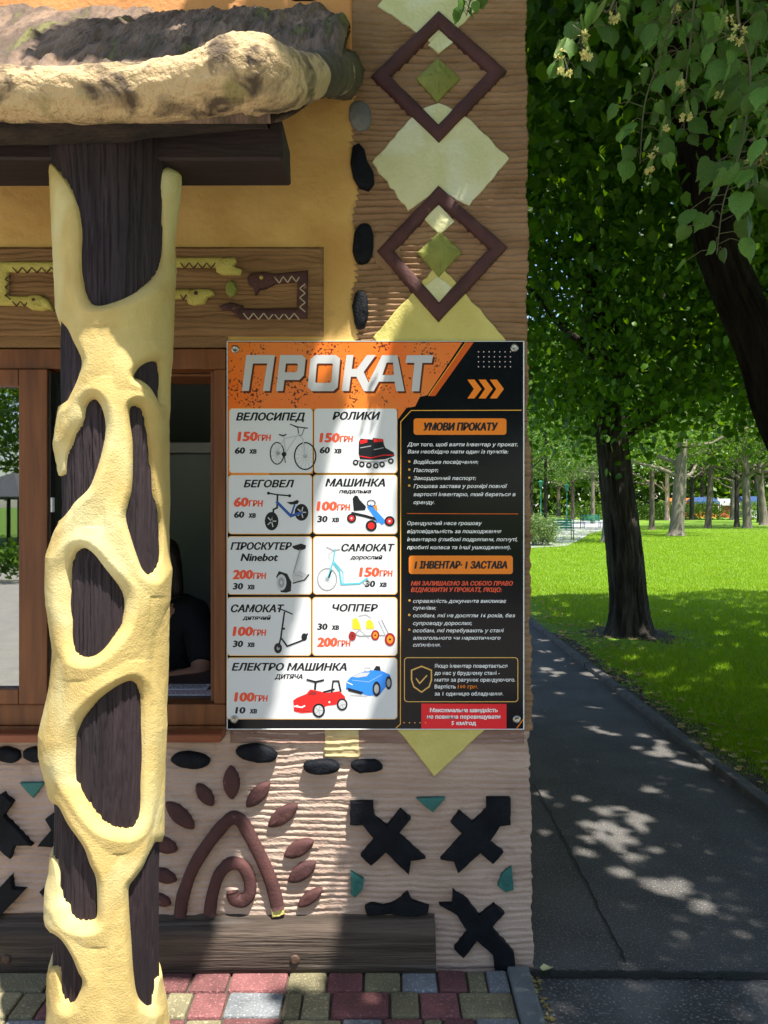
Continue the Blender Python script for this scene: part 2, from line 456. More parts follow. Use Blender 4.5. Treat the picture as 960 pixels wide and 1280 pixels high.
# lower combed panel
def low_h(px, py):
    h = comb(px, py, 8.0, 31, 0.0034, 5) - 0.0012 * ((py + 5 * vnoise(px / 150, py / 60, 0, 31)) / 8.0 % 1)
    band = np.clip((940 + 6 * vnoise(px / 20, 0, 0, 4) - py) / 5, 0, 1) * (px > 270)
    return h + band * 0.004
def low_edge(px, py):
    k = np.clip((px - 650) / 9, 0, 1)
    return k * (0.004 * vnoise(0, py / 5.0, 0, 23) + 0.005 * vnoise(0, py / 25.0, 0, 24) + (py - 912) * 0.00004)
hfield('combed_base_panel', -420, 661, 912.5, 1216, 2.6, 1.25, low_h, M['pink'], edge=low_edge, wrap_right=True)
# brownish patch under the board
def patch(name, px0, px1, py0, py1, hh, m, amp=2.0, sp=7.8, seed=51, amp_e=2.0):
    nx = int((px1 - px0) / 3) + 2; ny = int((py1 - py0) / 1.3) + 2
    px = np.linspace(px0, px1, nx)[None, :].repeat(ny, 0); py = np.linspace(py0, py1, ny)[:, None].repeat(nx, 1)
    h = hh + comb(px, py, sp, seed, 0.004, 3)
    px = px + amp_e * vnoise(py / 6, px / 300, 0, seed) * (px > px1 - 1) + amp_e * vnoise(py / 6, 3, 0, seed) * (px < px0 + 1)
    py = py + amp_e * vnoise(px / 7, 5, 0, seed) * (py > py1 - 1)
    rim = np.zeros_like(h); rim[:, 0] = rim[:, -1] = rim[0, :] = rim[-1, :] = 1
    h = np.where(rim > 0, -0.004, h)
    return grid(name, (px - 480) * D / F, D - h, EYE - (py - HOR) * D / F, m, kiosk)
patch('brown_strip', 286, 657, 905, 929, 0.007, M['maroon_dust'] if 'maroon_dust' in M else mat('dusty_brown_plaster', (0.30, 0.19, 0.155), 0.9, (0.22, 0.13, 0.10), 6, 6, 0.3, 0.5, 90, stretch=(1, 1, 3)))
patch('yellow_strip', 404, 451, 903, 946, 0.010, mat('worn_yellow_paint', (0.56, 0.45, 0.22), 0.85, (0.48, 0.35, 0.18), 20, 6), amp_e=1.5)

# smooth upper plaster; its right edge wanders over the combed corner
def up_h(px, py):
    return 0.013 + 0.004 * fbm(px / 70, py / 70, 0, 41, 3) + 0.0014 * fbm(px / 12, py / 12, 0, 42, 3) - 0.010 * np.clip((px - 438) / 8, 0, 1) ** 2
def up_edge(px, py):
    k = np.clip((px - 425) / 20, 0, 1)
    return k * 0.0105 * vnoise(0, py / 34.0, 0, 43)
ochre_split = 84
hfield('ochre_plaster', -420, 446, ochre_split, 431, 3.4, 3.4, up_h, M['ochre'], edge=up_edge)
hfield('orange_plaster', -420, 440, -130, ochre_split - 0.5, 4, 4, lambda a, b: up_h(a, b) + 0.004, M['orange_plaster'])

# grained frieze board over the window
def fr_h(px, py):
    w = 5 * vnoise(px / 90, py / 25, 0, 61) + 2.2 * vnoise(px / 25, py / 9, 0, 62)
    f = (py + w) / 6.2; f = f - np.floor(f)
    h = 0.0245 + 0.0055 * (1 - np.exp(-((f - 0.5) / 0.2) ** 2) * (0.4 + 0.6 * np.clip(vnoise(px / 60, np.floor((py + w) / 6.2) * 3.1, 0, 63) + .4, 0, 1)))
    rim = np.minimum(np.minimum(px + 420, 405 - px), np.minimum(py - 311, 422 - py))
    return h - 0.012 * np.clip(1 - rim / 3.0, 0, 1)
hfield('frieze_panel', -420, 405, 311, 422, 2.6, 1.3, fr_h, M['frieze'])
# hatched strip under the frieze
def ha_h(px, py):
    f = (px * 0.8 + py * 1.4) / 5.0; f = f - np.floor(f)
    return 0.020 + 0.004 * np.clip(np.abs(f - 0.5) * 4 - 0.6, 0, 1)
hfield('hatched_strip', -420, 286, 422.5, 436, 1.2, 1.3, ha_h, M['frieze'])

# ------------------------------------------------------------------ reliefs
def wob_poly(pts, step=7.0, amp=0.7, seed=0):
    out = []
    n = len(pts)
    for i in range(n):
        a = np.array(pts[i], float); b = np.array(pts[(i + 1) % n], float)
        k = max(1, int(np.hypot(*(b - a)) / step))
        for j in range(k):
            p = a + (b - a) * j / k
            if j: p = p + np.array([vnoise(p[0] / 6, p[1] / 6, 0, seed), vnoise(p[0] / 6, p[1] / 6, 5, seed)]) * amp
            out.append((float(p[0]), float(p[1])))
    return out
def relief(name, pts, h, m, bev=0.005, base=D, parent=None, wob=0.7, step=7, label=None, seed=1):
    pts = wob_poly(pts, step, wob, seed) if wob else pts
    bm = bmesh.new()
    vs = [bm.verts.new((PX(x, D), base + 0.004, PZ(y, D))) for x, y in pts]
    f = bm.faces.new(vs)
    r = bmesh.ops.extrude_face_region(bm, geom=[f])
    top = [g for g in r['geom'] if isinstance(g, bmesh.types.BMVert)]
    for v in top: v.co.y -= h + 0.004
    tf = [g for g in r['geom'] if isinstance(g, bmesh.types.BMFace)]
    es = list({e for q in tf for e in q.edges})
    if bev > 0: bmesh.ops.bevel(bm, geom=es, offset=bev, segments=3, affect='EDGES', profile=0.55, clamp_overlap=True)
    bmesh.ops.recalc_face_normals(bm, faces=bm.faces)
    bmesh.ops.triangulate(bm, faces=[q for q in bm.faces if len(q.verts) > 4])
    o = from_bm(name, bm, m, parent or kiosk)
    for p in o.data.polygons: p.use_smooth = len(p.vertices) == 4
    if label: o['label'] = label
    return o
def pillow(name, pts, h, m, base=D, parent=None, smooth=True, wob=0.0, prof=((1.0, -0.004), (1.0, 0.4), (0.93, 0.72), (0.75, 0.92), (0.45, 1.0)), label=None, seed=1):
    """domed relief: rings shrinking to the centre (star-shaped outlines)"""
    if wob: pts = wob_poly(pts, 5, wob, seed)
    pts = np.array(pts, float); c = pts.mean(0); n = len(pts)
    V, Fc = [], []
    for s, k in prof:
        q = c + (pts - c) * s
        hh = -0.004 if k < 0 else h * k
        for i, (x, y) in enumerate(q):
            e = hh * (1 + 0.12 * float(vnoise(x / 5, y / 5, 0, seed)))
            V.append((PX(x, D), base - e, PZ(y, D)))
    V.append((PX(c[0], D), base - h, PZ(c[1], D)))
    R = len(prof)
    for r in range(R - 1):
        for i in range(n):
            j = (i + 1) % n
            Fc.append((r * n + i, r * n + j, (r + 1) * n + j, (r + 1) * n + i))
    for i in range(n): Fc.append(((R - 1) * n + i, (R - 1) * n + (i + 1) % n, R * n))
    o = mesh(name, V, Fc, m, parent or kiosk, smooth)
    if label: o['label'] = label
    return o
def band(name, pts, w, h, m, base=D, parent=None, closed=False, seed=0, sub=1, wob=0.06, wends=None):
    """raised clay coil of flattened round section along a pixel polyline"""
    P_ = np.array(pts, float)
    if sub > 1: P_ = catmull(P_, sub, closed)
    else:
        q = []
        n = len(P_)
        for i in range(n if closed else n - 1):
            a, b = P_[i], P_[(i + 1) % n]
            k = max(1, int(np.hypot(*(b - a)) / 8))
            q += [a + (b - a) * j / k for j in range(k)]
        if not closed: q.append(P_[-1])
        P_ = np.array(q)
    n = len(P_); K = 9
    V, Fc = [], []
    for i in range(n):
        a = P_[(i - 1) % n] if (closed or i > 0) else P_[i]
        b = P_[(i + 1) % n] if (closed or i < n - 1) else P_[i]
        t1 = P_[i] - a; t2 = b - P_[i]
        if np.hypot(*t1) < 1e-6: t1 = t2
        if np.hypot(*t2) < 1e-6: t2 = t1
        t1 = t1 / np.hypot(*t1); t2 = t2 / np.hypot(*t2)
        t = t1 + t2; t /= np.hypot(*t)
        nn = np.array([-t[1], t[0]]); ml = 1 / max(0.5, float(np.dot(nn, np.array([-t1[1], t1[0]]))))
        ww = w * (1 + wob * float(vnoise(i * 0.5, seed, 0, 3)))
        if wends: 
            u = i / (n - 1); ww *= wends[0] + (wends[1] - wends[0]) * u
        for k in range(K):
            th = math.pi * k / (K - 1)
            off = math.copysign(abs(math.cos(th)) ** 0.7, math.cos(th)) * ww / 2 * ml
            hh = h * math.sin(th) ** 0.6 * (1 + 0.10 * float(vnoise(i * 0.6, k * 0.7, seed, 5))) if 0 < k < K - 1 else -0.004
            p = P_[i] + nn * off
            V.append((PX(p[0], D), base - hh, PZ(p[1], D)))
    for i in range(n if closed else n - 1):
        j = (i + 1) % n
        for k in range(K - 1): Fc.append((i * K + k, i * K + k + 1, j * K + k + 1, j * K + k))
    if not closed:
        Fc.append(tuple(range(K))); Fc.append(tuple((n - 1) * K + k for k in range(K))[::-1])
    return mesh(name, V, Fc, m, parent or kiosk, True)
def ell(cx, cy, a, b, ang, n=20, pw=1.0):
    out = []
    for k in range(n):
        t = 2 * math.pi * k / n
        x = a * math.cos(t); y = b * math.copysign(abs(math.sin(t)) ** pw, math.sin(t))
        c, s = math.cos(ang), math.sin(ang)
        out.append((cx + x * c - y * s, cy + x * s + y * c))
    return out

BF = D - 0.004
# diamonds of the corner strip
relief('cream_diamond', [(472, 10), (535, -62), (602, 8), (548, 62)], 0.010, M['cream'], 0.004, seed=2, base=BF, wob=1.6)
relief('cream_diamond', [(549, 44), (566, 56), (548, 70), (535, 59)], 0.013, M['cream'], 0.003, base=BF, wob=0.4)
relief('cream_diamond', [(465, 205), (511, 152), (530, 137), (548, 131), (566, 139), (588, 152), (636, 200), (586, 259), (549, 240), (510, 265)], 0.010, M['cream'], 0.004, seed=5, base=BF, wob=1.8)
relief('cream_diamond', [(548, 258), (568, 279), (549, 295), (529, 275)], 0.013, M['cream'], 0.003, base=BF, wob=0.5)
relief('cream_diamond', [(546, 347), (565, 361), (548, 381), (529, 361)], 0.013, M['cream'], 0.003, base=BF, wob=0.5)
relief('yellow_diamond', [(466, 422), (509, 375), (548, 330), (585, 372), (632, 426), (548, 520)], 0.010, M['yellow_plate'], 0.004, seed=8, base=BF, wob=1.2)
relief('yellow_diamond', [(486, 896), (548, 840), (618, 898), (543, 969)], 0.013, M['yellow_plate'], 0.004, seed=9, base=BF, wob=0.8)
for pts, sd in (([(547, 75), (575, 101), (546, 131), (520, 101)], 4), ([(549, 291), (577, 317), (548, 349), (521, 317)], 6)):
    c = np.mean(pts, 0); q = wob_poly(pts, 6, 0.5, sd)
    pillow('green_diamond', q, 0.028, M['green_plate'], base=BF, smooth=False, prof=((1, -1), (1, 0.35), (0.93, 0.50), (0.5, 0.80)), seed=sd)
band('diamond_frame', [(548, 29), (621, 93), (548, 170), (476, 99)], 17, 0.026, M['maroon'], base=BF, closed=True, seed=1)
band('diamond_frame', [(548, 246), (622, 312), (548, 392), (482, 316)], 17, 0.026, M['maroon'], base=BF, closed=True, seed=2)
pillow('maroon_smear', [(470, 290), (498, 296), (502, 325), (488, 345), (470, 330), (462, 308)], 0.010, M['pillar'], base=BF, wob=1)
# stones let into the plaster edge
SB = D - 0.010
def stone(cx, cy, a, b, ang, m='black', h=0.022, seed=0, base=SB):
    q = [(x + 1.2 * float(vnoise(x / 9, y / 9, 0, seed)), y + 1.2 * float(vnoise(x / 9, y / 9, 4, seed))) for x, y in ell(cx, cy, a, b, ang, 22, 0.85)]
    return pillow('stone', q, h, M[m] if isinstance(m, str) else m, base=base, seed=seed)
g = stone(450, 148, 19, 14, 1.35, mat('bluish_grey_stone', (0.19, 0.19, 0.18), 0.8, (0.12, 0.12, 0.12), 12, bump=0.6), 0.018, 1); g['label'] = 'chipped bluish grey stone'
s = pillow('stone', [(441, 186), (449, 182), (456, 190), (459, 204), (467, 218), (468, 232), (461, 241), (450, 238), (442, 226), (438, 207)], 0.024, M['black'], base=SB, seed=3); s['label'] = 'curved black stone'
stone(454, 307, 26, 13, 1.62, 'black', 0.026, 4)
stone(451, 389, 24, 10, 1.58, 'black', 0.024, 5)
stone(379, -1, 20, 7, 0, 'black', 0.018, 6); stone(292, -7, 13, 6, 0, 'black', 0.018, 7)
# lower panel: row of stones, petals, arch, spiral, crosses, teal chips
LB = D - 0.004
for cx, cy, a, b, an in ((239, 949, 24, 10.5, 0.06), (322, 939, 26, 11, 0.13), (403, 956, 23, 9.5, 0.0), (459, 955, 20, 8.5, 0.02), (12, 942, 16, 10, 0.1), (46, 942, 15, 9, 0.08), (-40, 944, 22, 10, 0), (-95, 944, 22, 10, 0)):
    stone(cx, cy, a, b, an, 'black', 0.022, int(cx), base=LB - (0.012 if cx > 290 else 0))
def petal(cx, cy, L, W, dx, dy, seed):
    an = math.atan2(dy, dx); out = []
    for k in range(22):
        t = 2 * math.pi * k / 22
        x = L / 2 * math.cos(t); y = W / 2 * math.copysign(abs(math.sin(t)) ** 1.45, math.sin(t))
        out.append((cx + x * math.cos(an) - y * math.sin(an), cy + x * math.sin(an) + y * math.cos(an)))
    return pillow('petal', out, 0.020, M['maroon'], base=LB, seed=seed)
for i, q in enumerate(((290, 977, 42, 21, 0.05, 1), (257, 992, 34, 17, .62, .78), (323, 992, 42, 19, .68, -.73), (226, 1018, 48, 20, .72, .68), (354, 1018, 46, 20, .8, -.6),
                       (207, 1055, 34, 19, .93, .36), (374, 1059, 42, 20, .88, -.47), (206, 1093, 34, 17, .93, .36), (378, 1088, 42, 20, .8, -.57), (203, 1123, 26, 14, .85, .4), (388, 1120, 38, 15, .8, -.58))):
    petal(*q, seed=i + 3)
band('arch', [(226, 1143), (230, 1117), (243, 1082), (265, 1048), (284, 1026), (293, 1020), (303, 1026), (314, 1045), (328, 1073), (340, 1102), (348, 1134)], 16, 0.024, M['maroon'], base=LB, sub=4, seed=5)
band('spiral', [(263, 1141), (266, 1118), (274, 1093), (288, 1078), (303, 1080), (312, 1096), (313, 1114), (305, 1124), (294, 1122), (291, 1112)], 15.5, 0.024, M['maroon'], base=LB, sub=4, seed=6)
relief('chipped_foot', [(340, 1131), (350, 1128), (357, 1138), (350, 1142), (341, 1143)], 0.018, M['yellow_plate'], 0.003, base=LB, wob=0.5)
def c6(L): return [(180 + x * 0.521, 900 + y * 0.521) for x, y in L]
def c4(L): return [(x * 0.354, 900 + y * 0.354) for x, y in L]
crosses = [c6([(495, 190), (550, 190), (553, 225), (583, 248), (615, 208), (640, 230), (610, 267), (675, 325), (640, 330), (635, 364), (580, 310), (545, 342), (520, 318), (553, 280), (525, 245), (495, 245)]),
           c6([(820, 182), (877, 182), (877, 245), (852, 248), (827, 285), (860, 310), (835, 338), (805, 312), (752, 360), (742, 332), (710, 327), (765, 268), (735, 240), (755, 213), (787, 240), (820, 208)]),
           c6([(530, 442), (545, 434), (575, 440), (605, 430), (632, 406), (642, 428), (683, 440), (680, 458), (650, 463), (590, 457), (535, 461)]),
           c6([(740, 402), (775, 425), (803, 462), (838, 435), (863, 455), (832, 490), (885, 550), (890, 592), (840, 592), (835, 555), (797, 520), (765, 562), (743, 540), (775, 500), (750, 460), (707, 435), (738, 435)]),
           c4([(-60, 290), (0, 262), (20, 250), (57, 283), (24, 330), (65, 372), (123, 434), (62, 432), (48, 480), (-6, 432), (-60, 470), (-90, 440), (-36, 380), (-90, 330)]),
           c4([(142, 436), (192, 378), (170, 340), (200, 320), (240, 345), (300, 300), (300, 380), (240, 440)]),
           c4([(-70, 560), (-20, 610), (20, 570), (50, 538), (56, 585), (100, 588), (40, 650), (0, 692), (-60, 690)]),
           c4([(150, 595), (190, 560), (230, 590), (190, 640)])]
for i, q in enumerate(crosses): relief('black_cross', q, 0.024, M['black'], 0.004, base=LB, wob=0.5, seed=i)
for i, q in enumerate((c6([(653, 184), (722, 182), (692, 217)]), c6([(880, 346), (885, 402), (865, 407), (847, 392), (857, 364)]), c6([(497, 358), (528, 377), (525, 400), (507, 420), (496, 412)]), c4([(78, 216), (166, 215), (125, 269)]))):
    relief('teal_chip', q, 0.016, M['teal'], 0.003, base=LB, wob=0.3, seed=i)

# snakes on the frieze
FB = D - 0.028
cr2 = lambda L: [(x * 0.4375, 300 + y * 0.4375) for x, y in L]
M['yellow_snake'] = mat('yellow_snake_paint', (0.50, 0.43, 0.11), 0.75, (0.42, 0.35, 0.08), 15, 5, 0.2, 0.5, 110)
sn = band('yellow_snake', cr2([(240, 85), (25, 86), (22, 180), (95, 182)]), 12.5, 0.016, M['yellow_snake'], base=FB, seed=7)
pillow('snake_head', cr2([(84, 178), (96, 167), (125, 165), (150, 178), (167, 213), (150, 205), (135, 210), (105, 207), (88, 196)]), 0.020, M['yellow_snake'], base=FB, parent=sn)
pillow('eye', ell(49.5, 379, 3, 2.4, 0), 0.024, M['maroon'], base=FB, parent=sn)
sn2 = band('yellow_snake', cr2([(500, 73), (640, 73)]), 12.5, 0.016, M['yellow_snake'], base=FB, seed=8)
pillow('snake_head', cr2([(622, 85), (635, 62), (676, 60), (682, 72), (672, 86), (697, 95), (692, 110), (640, 108), (625, 100)]), 0.020, M['yellow_snake'], base=FB, parent=sn2)
sn3 = band('yellow_snake', cr2([(500, 163), (548, 162)]), 12, 0.016, M['yellow_snake'], base=FB, seed=9)
pillow('snake_head', cr2([(538, 170), (545, 152), (575, 148), (612, 150), (620, 165), (600, 172), (592, 190), (560, 194), (545, 190)]), 0.020, M['yellow_snake'], base=FB, parent=sn3)
pillow('eye', ell(249, 371, 3, 3, 0), 0.024, M['maroon'], base=FB, parent=sn3)
sn4 = band('maroon_snake', cr2([(770, 122), (868, 112), (866, 217), (690, 218)]), 13, 0.018, M['maroon'], base=FB, seed=10)
pillow('snake_head', cr2([(712, 115), (722, 104), (760, 100), (795, 108), (800, 130), (765, 148), (748, 150), (735, 168), (728, 145), (715, 135)]), 0.022, M['maroon'], base=FB, parent=sn4)
pillow('tail', cr2([(632, 196), (665, 185), (700, 195), (705, 225), (690, 232), (665, 208), (640, 208)]), 0.016, M['maroon'], base=FB, parent=sn4)
pillow('eye', ell(329.5, 352, 3, 3, 0), 0.0255, M['yellow_snake'], base=FB, parent=sn4)
pillow('green_bead', cr2([(665, 122), (678, 135), (683, 152), (675, 168), (663, 173), (652, 160), (650, 142), (657, 128)]), 0.020, M['green_plate'], base=FB)
def scratch(parent, pts, w, m, dep):
    """thin painted line lying on a relief"""
    V, Fc = [], []
    for (a, b) in zip(pts[:-1], pts[1:]):
        a = np.array(a, float); b = np.array(b, float); t = (b - a) / max(1e-6, np.hypot(*(b - a))); nn = np.array([-t[1], t[0]]) * w / 2
        o = len(V)
        for q in (a + nn, b + nn, b - nn, a - nn): V.append(P(q[0], q[1], dep))
        V2 = [(v[0], v[1] + 0.003, v[2]) for v in V[o:]]
        V += V2
        Fc += [(o, o + 1, o + 2, o + 3), (o, o + 4, o + 5, o + 1), (o + 1, o + 5, o + 6, o + 2), (o + 2, o + 6, o + 7, o + 3), (o + 3, o + 7, o + 4, o)]
    mesh('zigzag', V, Fc, m, parent)
def zig(x0, y0, x1, y1, n, amp):
    L = []
    dx, dy = x1 - x0, y1 - y0; l = math.hypot(dx, dy)
    for i in range(n + 1):
        s = amp if i % 2 else -amp
        L.append((x0 + dx * i / n - dy / l * s, y0 + dy * i / n + dx / l * s))
    return cr2(L)
zd = FB - 0.0165
scratch(sn, zig(160, 86, 35, 86, 9, 8), 1.3, M['maroon'], zd)
scratch(sn, zig(22, 100, 22, 170, 6, 8), 1.3, M['maroon'], zd)
scratch(sn, zig(35, 182, 80, 182, 4, 7), 1.3, M['maroon'], zd)
scratch(sn2, zig(515, 73, 615, 73, 8, 8), 1.3, M['maroon'], zd)
scratch(sn3, zig(515, 163, 540, 163, 3, 7), 1.3, M['maroon'], zd)
M['zig_pale'] = mat('pale_scratch', (0.42, 0.36, 0.25), 0.8)
scratch(sn4, zig(785, 115, 858, 110, 6, 9), 1.3, M['zig_pale'], zd - 0.002)
scratch(sn4, zig(864, 125, 864, 205, 6, 8), 1.3, M['zig_pale'], zd - 0.002)
scratch(sn4, zig(855, 218, 695, 218, 11, 9), 1.3, M['zig_pale'], zd - 0.002)

# ------------------------------------------------------------------ window
win = mesh('window', *join([]), M['frame'], kiosk) if False else None
YF = D - 0.004
def wbar(bm, px0, px1, py0, py1, y0, y1, b=0.004): bm_box(bm, PX(px0, D), PX(px1, D), y0, y1, PZ(py1, D), PZ(py0, D), b, seg=2)
bm = bmesh.new()
wbar(bm, -150, 283, 437, 462, YF - 0.012, YF + 0.075)
wbar(bm, -150, 283, 879, 905, YF - 0.012, YF + 0.075)
wbar(bm, 269, 283, 462.6, 878.4, YF - 0.0125, YF + 0.0745)
wbar(bm, -150, -130, 462.6, 878.4, YF - 0.0125, YF + 0.0745)
window = from_bm('window', bm, M['frame'], kiosk)
# sash on the left with mirror-like glass
bm = bmesh.new()
SY0, SY1 = YF - 0.030, YF + 0.030
wbar(bm, 29, 64, 463.5, 877.5, SY0, SY1); wbar(bm, -128, -95, 463.5, 877.5, SY0, SY1)
wbar(bm, -94.6, 28.6, 463.5, 484, SY0, SY1); wbar(bm, -94.6, 28.6, 859, 877.5, SY0, SY1)
from_bm('sash', bm, M['frame'], window)
bm = bmesh.new()
wbar(bm, 64.4, 67, 466, 875, SY0 + 0.012, SY1 - 0.01, 0)
from_bm('sash_seal', bm, M['rubber'], window)
box('pane', PX(-96, D), PX(30, D), YF + 0.0, YF + 0.006, PZ(861, D), PZ(482, D), M['glass'], window, 0)
bm = bmesh.new()   # deep reveal of the opening
wbar(bm, 262, 268.5, 462.6, 878.4, YF + 0.02, YF + 0.26, 0.002)
wbar(bm, 66, 262, 462.6, 466, YF + 0.077, YF + 0.26, 0.002)
from_bm('reveal', bm, M['frame'], window)
box('handle', PX(66.8, D), PX(69, D), SY0 + 0.01, SY0 + 0.03, PZ(640, D), PZ(622, D), M['edge_white'], window, 0.001)
box('sill_rail', PX(-150, D), PX(284, D), YF - 0.022, YF + 0.06, PZ(914, D), PZ(905.6, D), M['frame'], kiosk, 0.003)
box('window_sill', PX(-170, D), PX(283, D), D - 0.085, D + 0.02, PZ(928, D - 0.08) , PZ(914.5, D - 0.05) , M['sill'], kiosk, 0.004)

# ------------------------------------------------------------------ timber at the foot of the wall
def plank(x0, x1, seed):
    n = 60
    xs = np.linspace(x0, x1, n)
    prof = [(D + 0.0, 0.0), (D - 0.055, 0.0), (D - 0.058, 0.13), (D - 0.050, 0.142), (D + 0.0, 0.178)]
    K = []
    sub = []
    for a, b in zip(prof[:-1], prof[1:]):
        for j in range(6): sub.append((a[0] + (b[0] - a[0]) * j / 6, a[1] + (b[1] - a[1]) * j / 6))
    sub.append(prof[-1])
    sub = np.array(sub)
    X = xs[None, :].repeat(len(sub), 0)
    Y = sub[:, 0][:, None] + 0.004 * fbm(X * 3, sub[:, 1][:, None] * 30, 0, seed, 4)
    Z = sub[:, 1][:, None] + 0.0035 * fbm(X * 5, sub[:, 0][:, None] * 20, 3, seed, 3) * (sub[:, 1][:, None] > 0.01)
    X = X.copy(); X[:, -1] += 0.004 * vnoise(sub[:, 1] * 60, 0, 0, seed)
    v = np.stack([X, Y, Z], -1)
    o = grid('timber_plinth', X, Y, Z, M['plank'], kiosk)
    box('plinth_end', x1 - 0.02, x1 - 0.002, D - 0.052, D - 0.0, 0.0, 0.135, M['plank'], kiosk, 0.004)
    return o
pl = plank(XL, PX(545, D - 0.055), 3)
for px_ in (371, 18):
    pillow('bolt_head', ell(px_, 1187, 6, 6, 0, 14), 0.008, mat('rusty_bolt', (0.09, 0.05, 0.035), 0.6, (0.05, 0.03, 0.025), 60, bump=0.4), base=D - 0.056, parent=pl)

# ------------------------------------------------------------------ canopy: sloping bark slab, beam, sculpted log
def slab():
    nu, nv = 520, 120
    u = np.linspace(0, 1, nu)[None, :].repeat(nv, 0); v = np.linspace(0, 1, nv)[:, None].repeat(nu, 1)
    x1 = -0.27 + 0.155 * np.clip(v / 0.3, 0, 1) ** 0.6
    xl = -1.9
    X = xl + u * (x1 - xl)
    Y = 1.80 + v * (2.672 - 1.80)
    Z = 2.555 + v * 0.765 + 0.045 * np.sin(v * math.pi)
    w = fbm(X * 2.5, v * 3, 0, 70, 3)
    streak = fbm(X * 34 + 2.5 * w, v * 3.5, 0, 74, 4)
    n = 0.030 * fbm(X * 4.2, v * 4, 0, 71, 4) + 0.016 * streak + 0.016 * np.abs(fbm(X * 17, v * 9, 0, 72, 4)) + 0.007 * fbm(X * 70, v * 36, 0, 73, 3)
    Y2 = Y - n * 0.75; Z2 = Z + n * 0.7
    k = np.clip((v - 0.96) / 0.04, 0, 1); Y2 = Y2 * (1 - k) + k * 2.672; Z2 = Z2 + 0.02 * vnoise(X * 8, 0, 0, 75) * np.clip((v - 0.8) / 0.2, 0, 1)
    e = np.clip((u - 0.985) / 0.015, 0, 1) ** 2
    Y2 = Y2 + 0.02 * e; Z2 = Z2 - 0.025 * e
    Yb = np.minimum(Y[::-1] + 0.03, 2.68); Zb = Z[::-1] - 0.045
    Xc = np.concatenate([X, X[::-1]], 0); Yc = np.concatenate([Y2, Yb], 0); Zc = np.concatenate([Z2, Zb], 0)
    Xc = np.concatenate([Xc, Xc[:1]], 0); Yc = np.concatenate([Yc, Yc[:1]], 0); Zc = np.concatenate([Zc, Zc[:1]], 0)
    o = grid('canopy_slab', Xc, Yc, Zc, M['rough_band'], kiosk)
    bm = bmesh.new()
    vs = [bm.verts.new(p) for p in ((XL, 1.80, 2.555), (xl + .01, 1.80, 2.555), (xl + .01, 2.672, 3.32), (XL, 2.672, 3.32))]
    bm.faces.new(vs); bmesh.ops.solidify(bm, geom=bm.faces[:], thickness=.045)
    from_bm('canopy_slab', bm, M['rough_band'], kiosk)
    return o
slab()
def edge_board():
    nu, nv = 160, 14
    u = np.linspace(0, 1, nu)[None, :].repeat(nv, 0)
    th = np.linspace(0, 2 * math.pi, nv)[:, None].repeat(nu, 1)
    X = XL + u * (-0.285 - XL)
    tip = np.clip((1 - u) * 9, 0.12, 1)
    Y = 1.875 + 0.055 * np.cos(th) + 0.006 * fbm(X * 12, th, 0, 81, 3)
    Z = 2.514 + 0.033 * np.sin(th) * np.maximum(tip, 0.8) * (1 + 0.5 * np.clip(u * 4 - 2.6, 0, 1)) + 0.006 * fbm(X * 10, th, 3, 82, 4) + 0.018 * (1 - tip) + 0.012 * u + 0.022 * np.clip(u * 4 - 2.9, 0, 1)
    return grid('bark_edge', X, Y, Z, M['thatch_edge'], kiosk)
edge_board()
box('canopy_beam', XL, -0.262, 1.985, 2.165, 2.497, 2.60, M['beam'], kiosk, 0.006, 0.003)

def log_mesh():
    ctrl = [(-3.4, 1.78, 2.545, .060), (-1.9, 1.78, 2.548, .060), (-1.15, 1.79, 2.55, .058), (-0.95, 1.78, 2.552, .059), (-0.72, 1.78, 2.553, .060), (-0.52, 1.78, 2.560, .063),
            (-0.40, 1.77, 2.575, .070), (-0.335, 1.76, 2.588, .080), (-0.285, 1.77, 2.592, .080), (-0.245, 1.80, 2.600, .068), (-0.210, 1.87, 2.640, .058),
            (-0.180, 1.96, 2.698, .054), (-0.166, 2.05, 2.752, .056), (-0.156, 2.2, 2.838, .062), (-0.150, 2.4, 2.950, .068), (-0.146, 2.69, 3.11, .078)]
    c = catmull(ctrl, 22)
    # resample denser
    n = len(c); K = 56
    V = np.zeros((n, K + 0, 3))
    a = Vector((0, 0, 1)); 
    for i in range(n):
        p = Vector(c[i][:3]); t = (Vector(c[min(i + 1, n - 1)][:3]) - Vector(c[max(i - 1, 0)][:3])).normalized()
        a = (a - t * a.dot(t)).normalized(); b = t.cross(a)
        th = np.linspace(0, 2 * math.pi, K, endpoint=False)
        s = i / n * 60
        r = c[i][3]
        q0 = np.stack([np.full(K, p.x * 4.0), np.cos(th) * 1.3, np.sin(th) * 1.3], 0)
        lump = 0.11 * fbm(p.x * 5.5 + 3 * p.y, np.cos(th) * 1.1, np.sin(th) * 1.1, 91, 3)
        fine = 0.10 * fbm(p.x * 26 + 20 * p.y, np.cos(th) * 4, np.sin(th) * 4, 92, 4) + 0.05 * fbm(p.x * 90 + 60 * p.y, np.cos(th) * 12, np.sin(th) * 12, 93, 3)
        ring = 0.0
        rr = r * (1 + lump + fine + ring)
        V[i, :, :] = np.array(p)[None] + np.outer(np.cos(th) * rr, np.array(a)) + np.outer(np.sin(th) * rr, np.array(b))
    return c, V
lc, LV = log_mesh()
cut = next(i for i in range(len(lc)) if lc[i][1] > 1.93 and lc[i][0] > -0.25)
A = LV[:cut + 1]; B = LV[cut:]
lg = grid('sculpted_log', A[:, :, 0], A[:, :, 1], A[:, :, 2], M['log'], kiosk, wrap=True)
le = grid('log_return', B[:, :, 0], B[:, :, 1], B[:, :, 2], M['log_end'], lg, wrap=True)

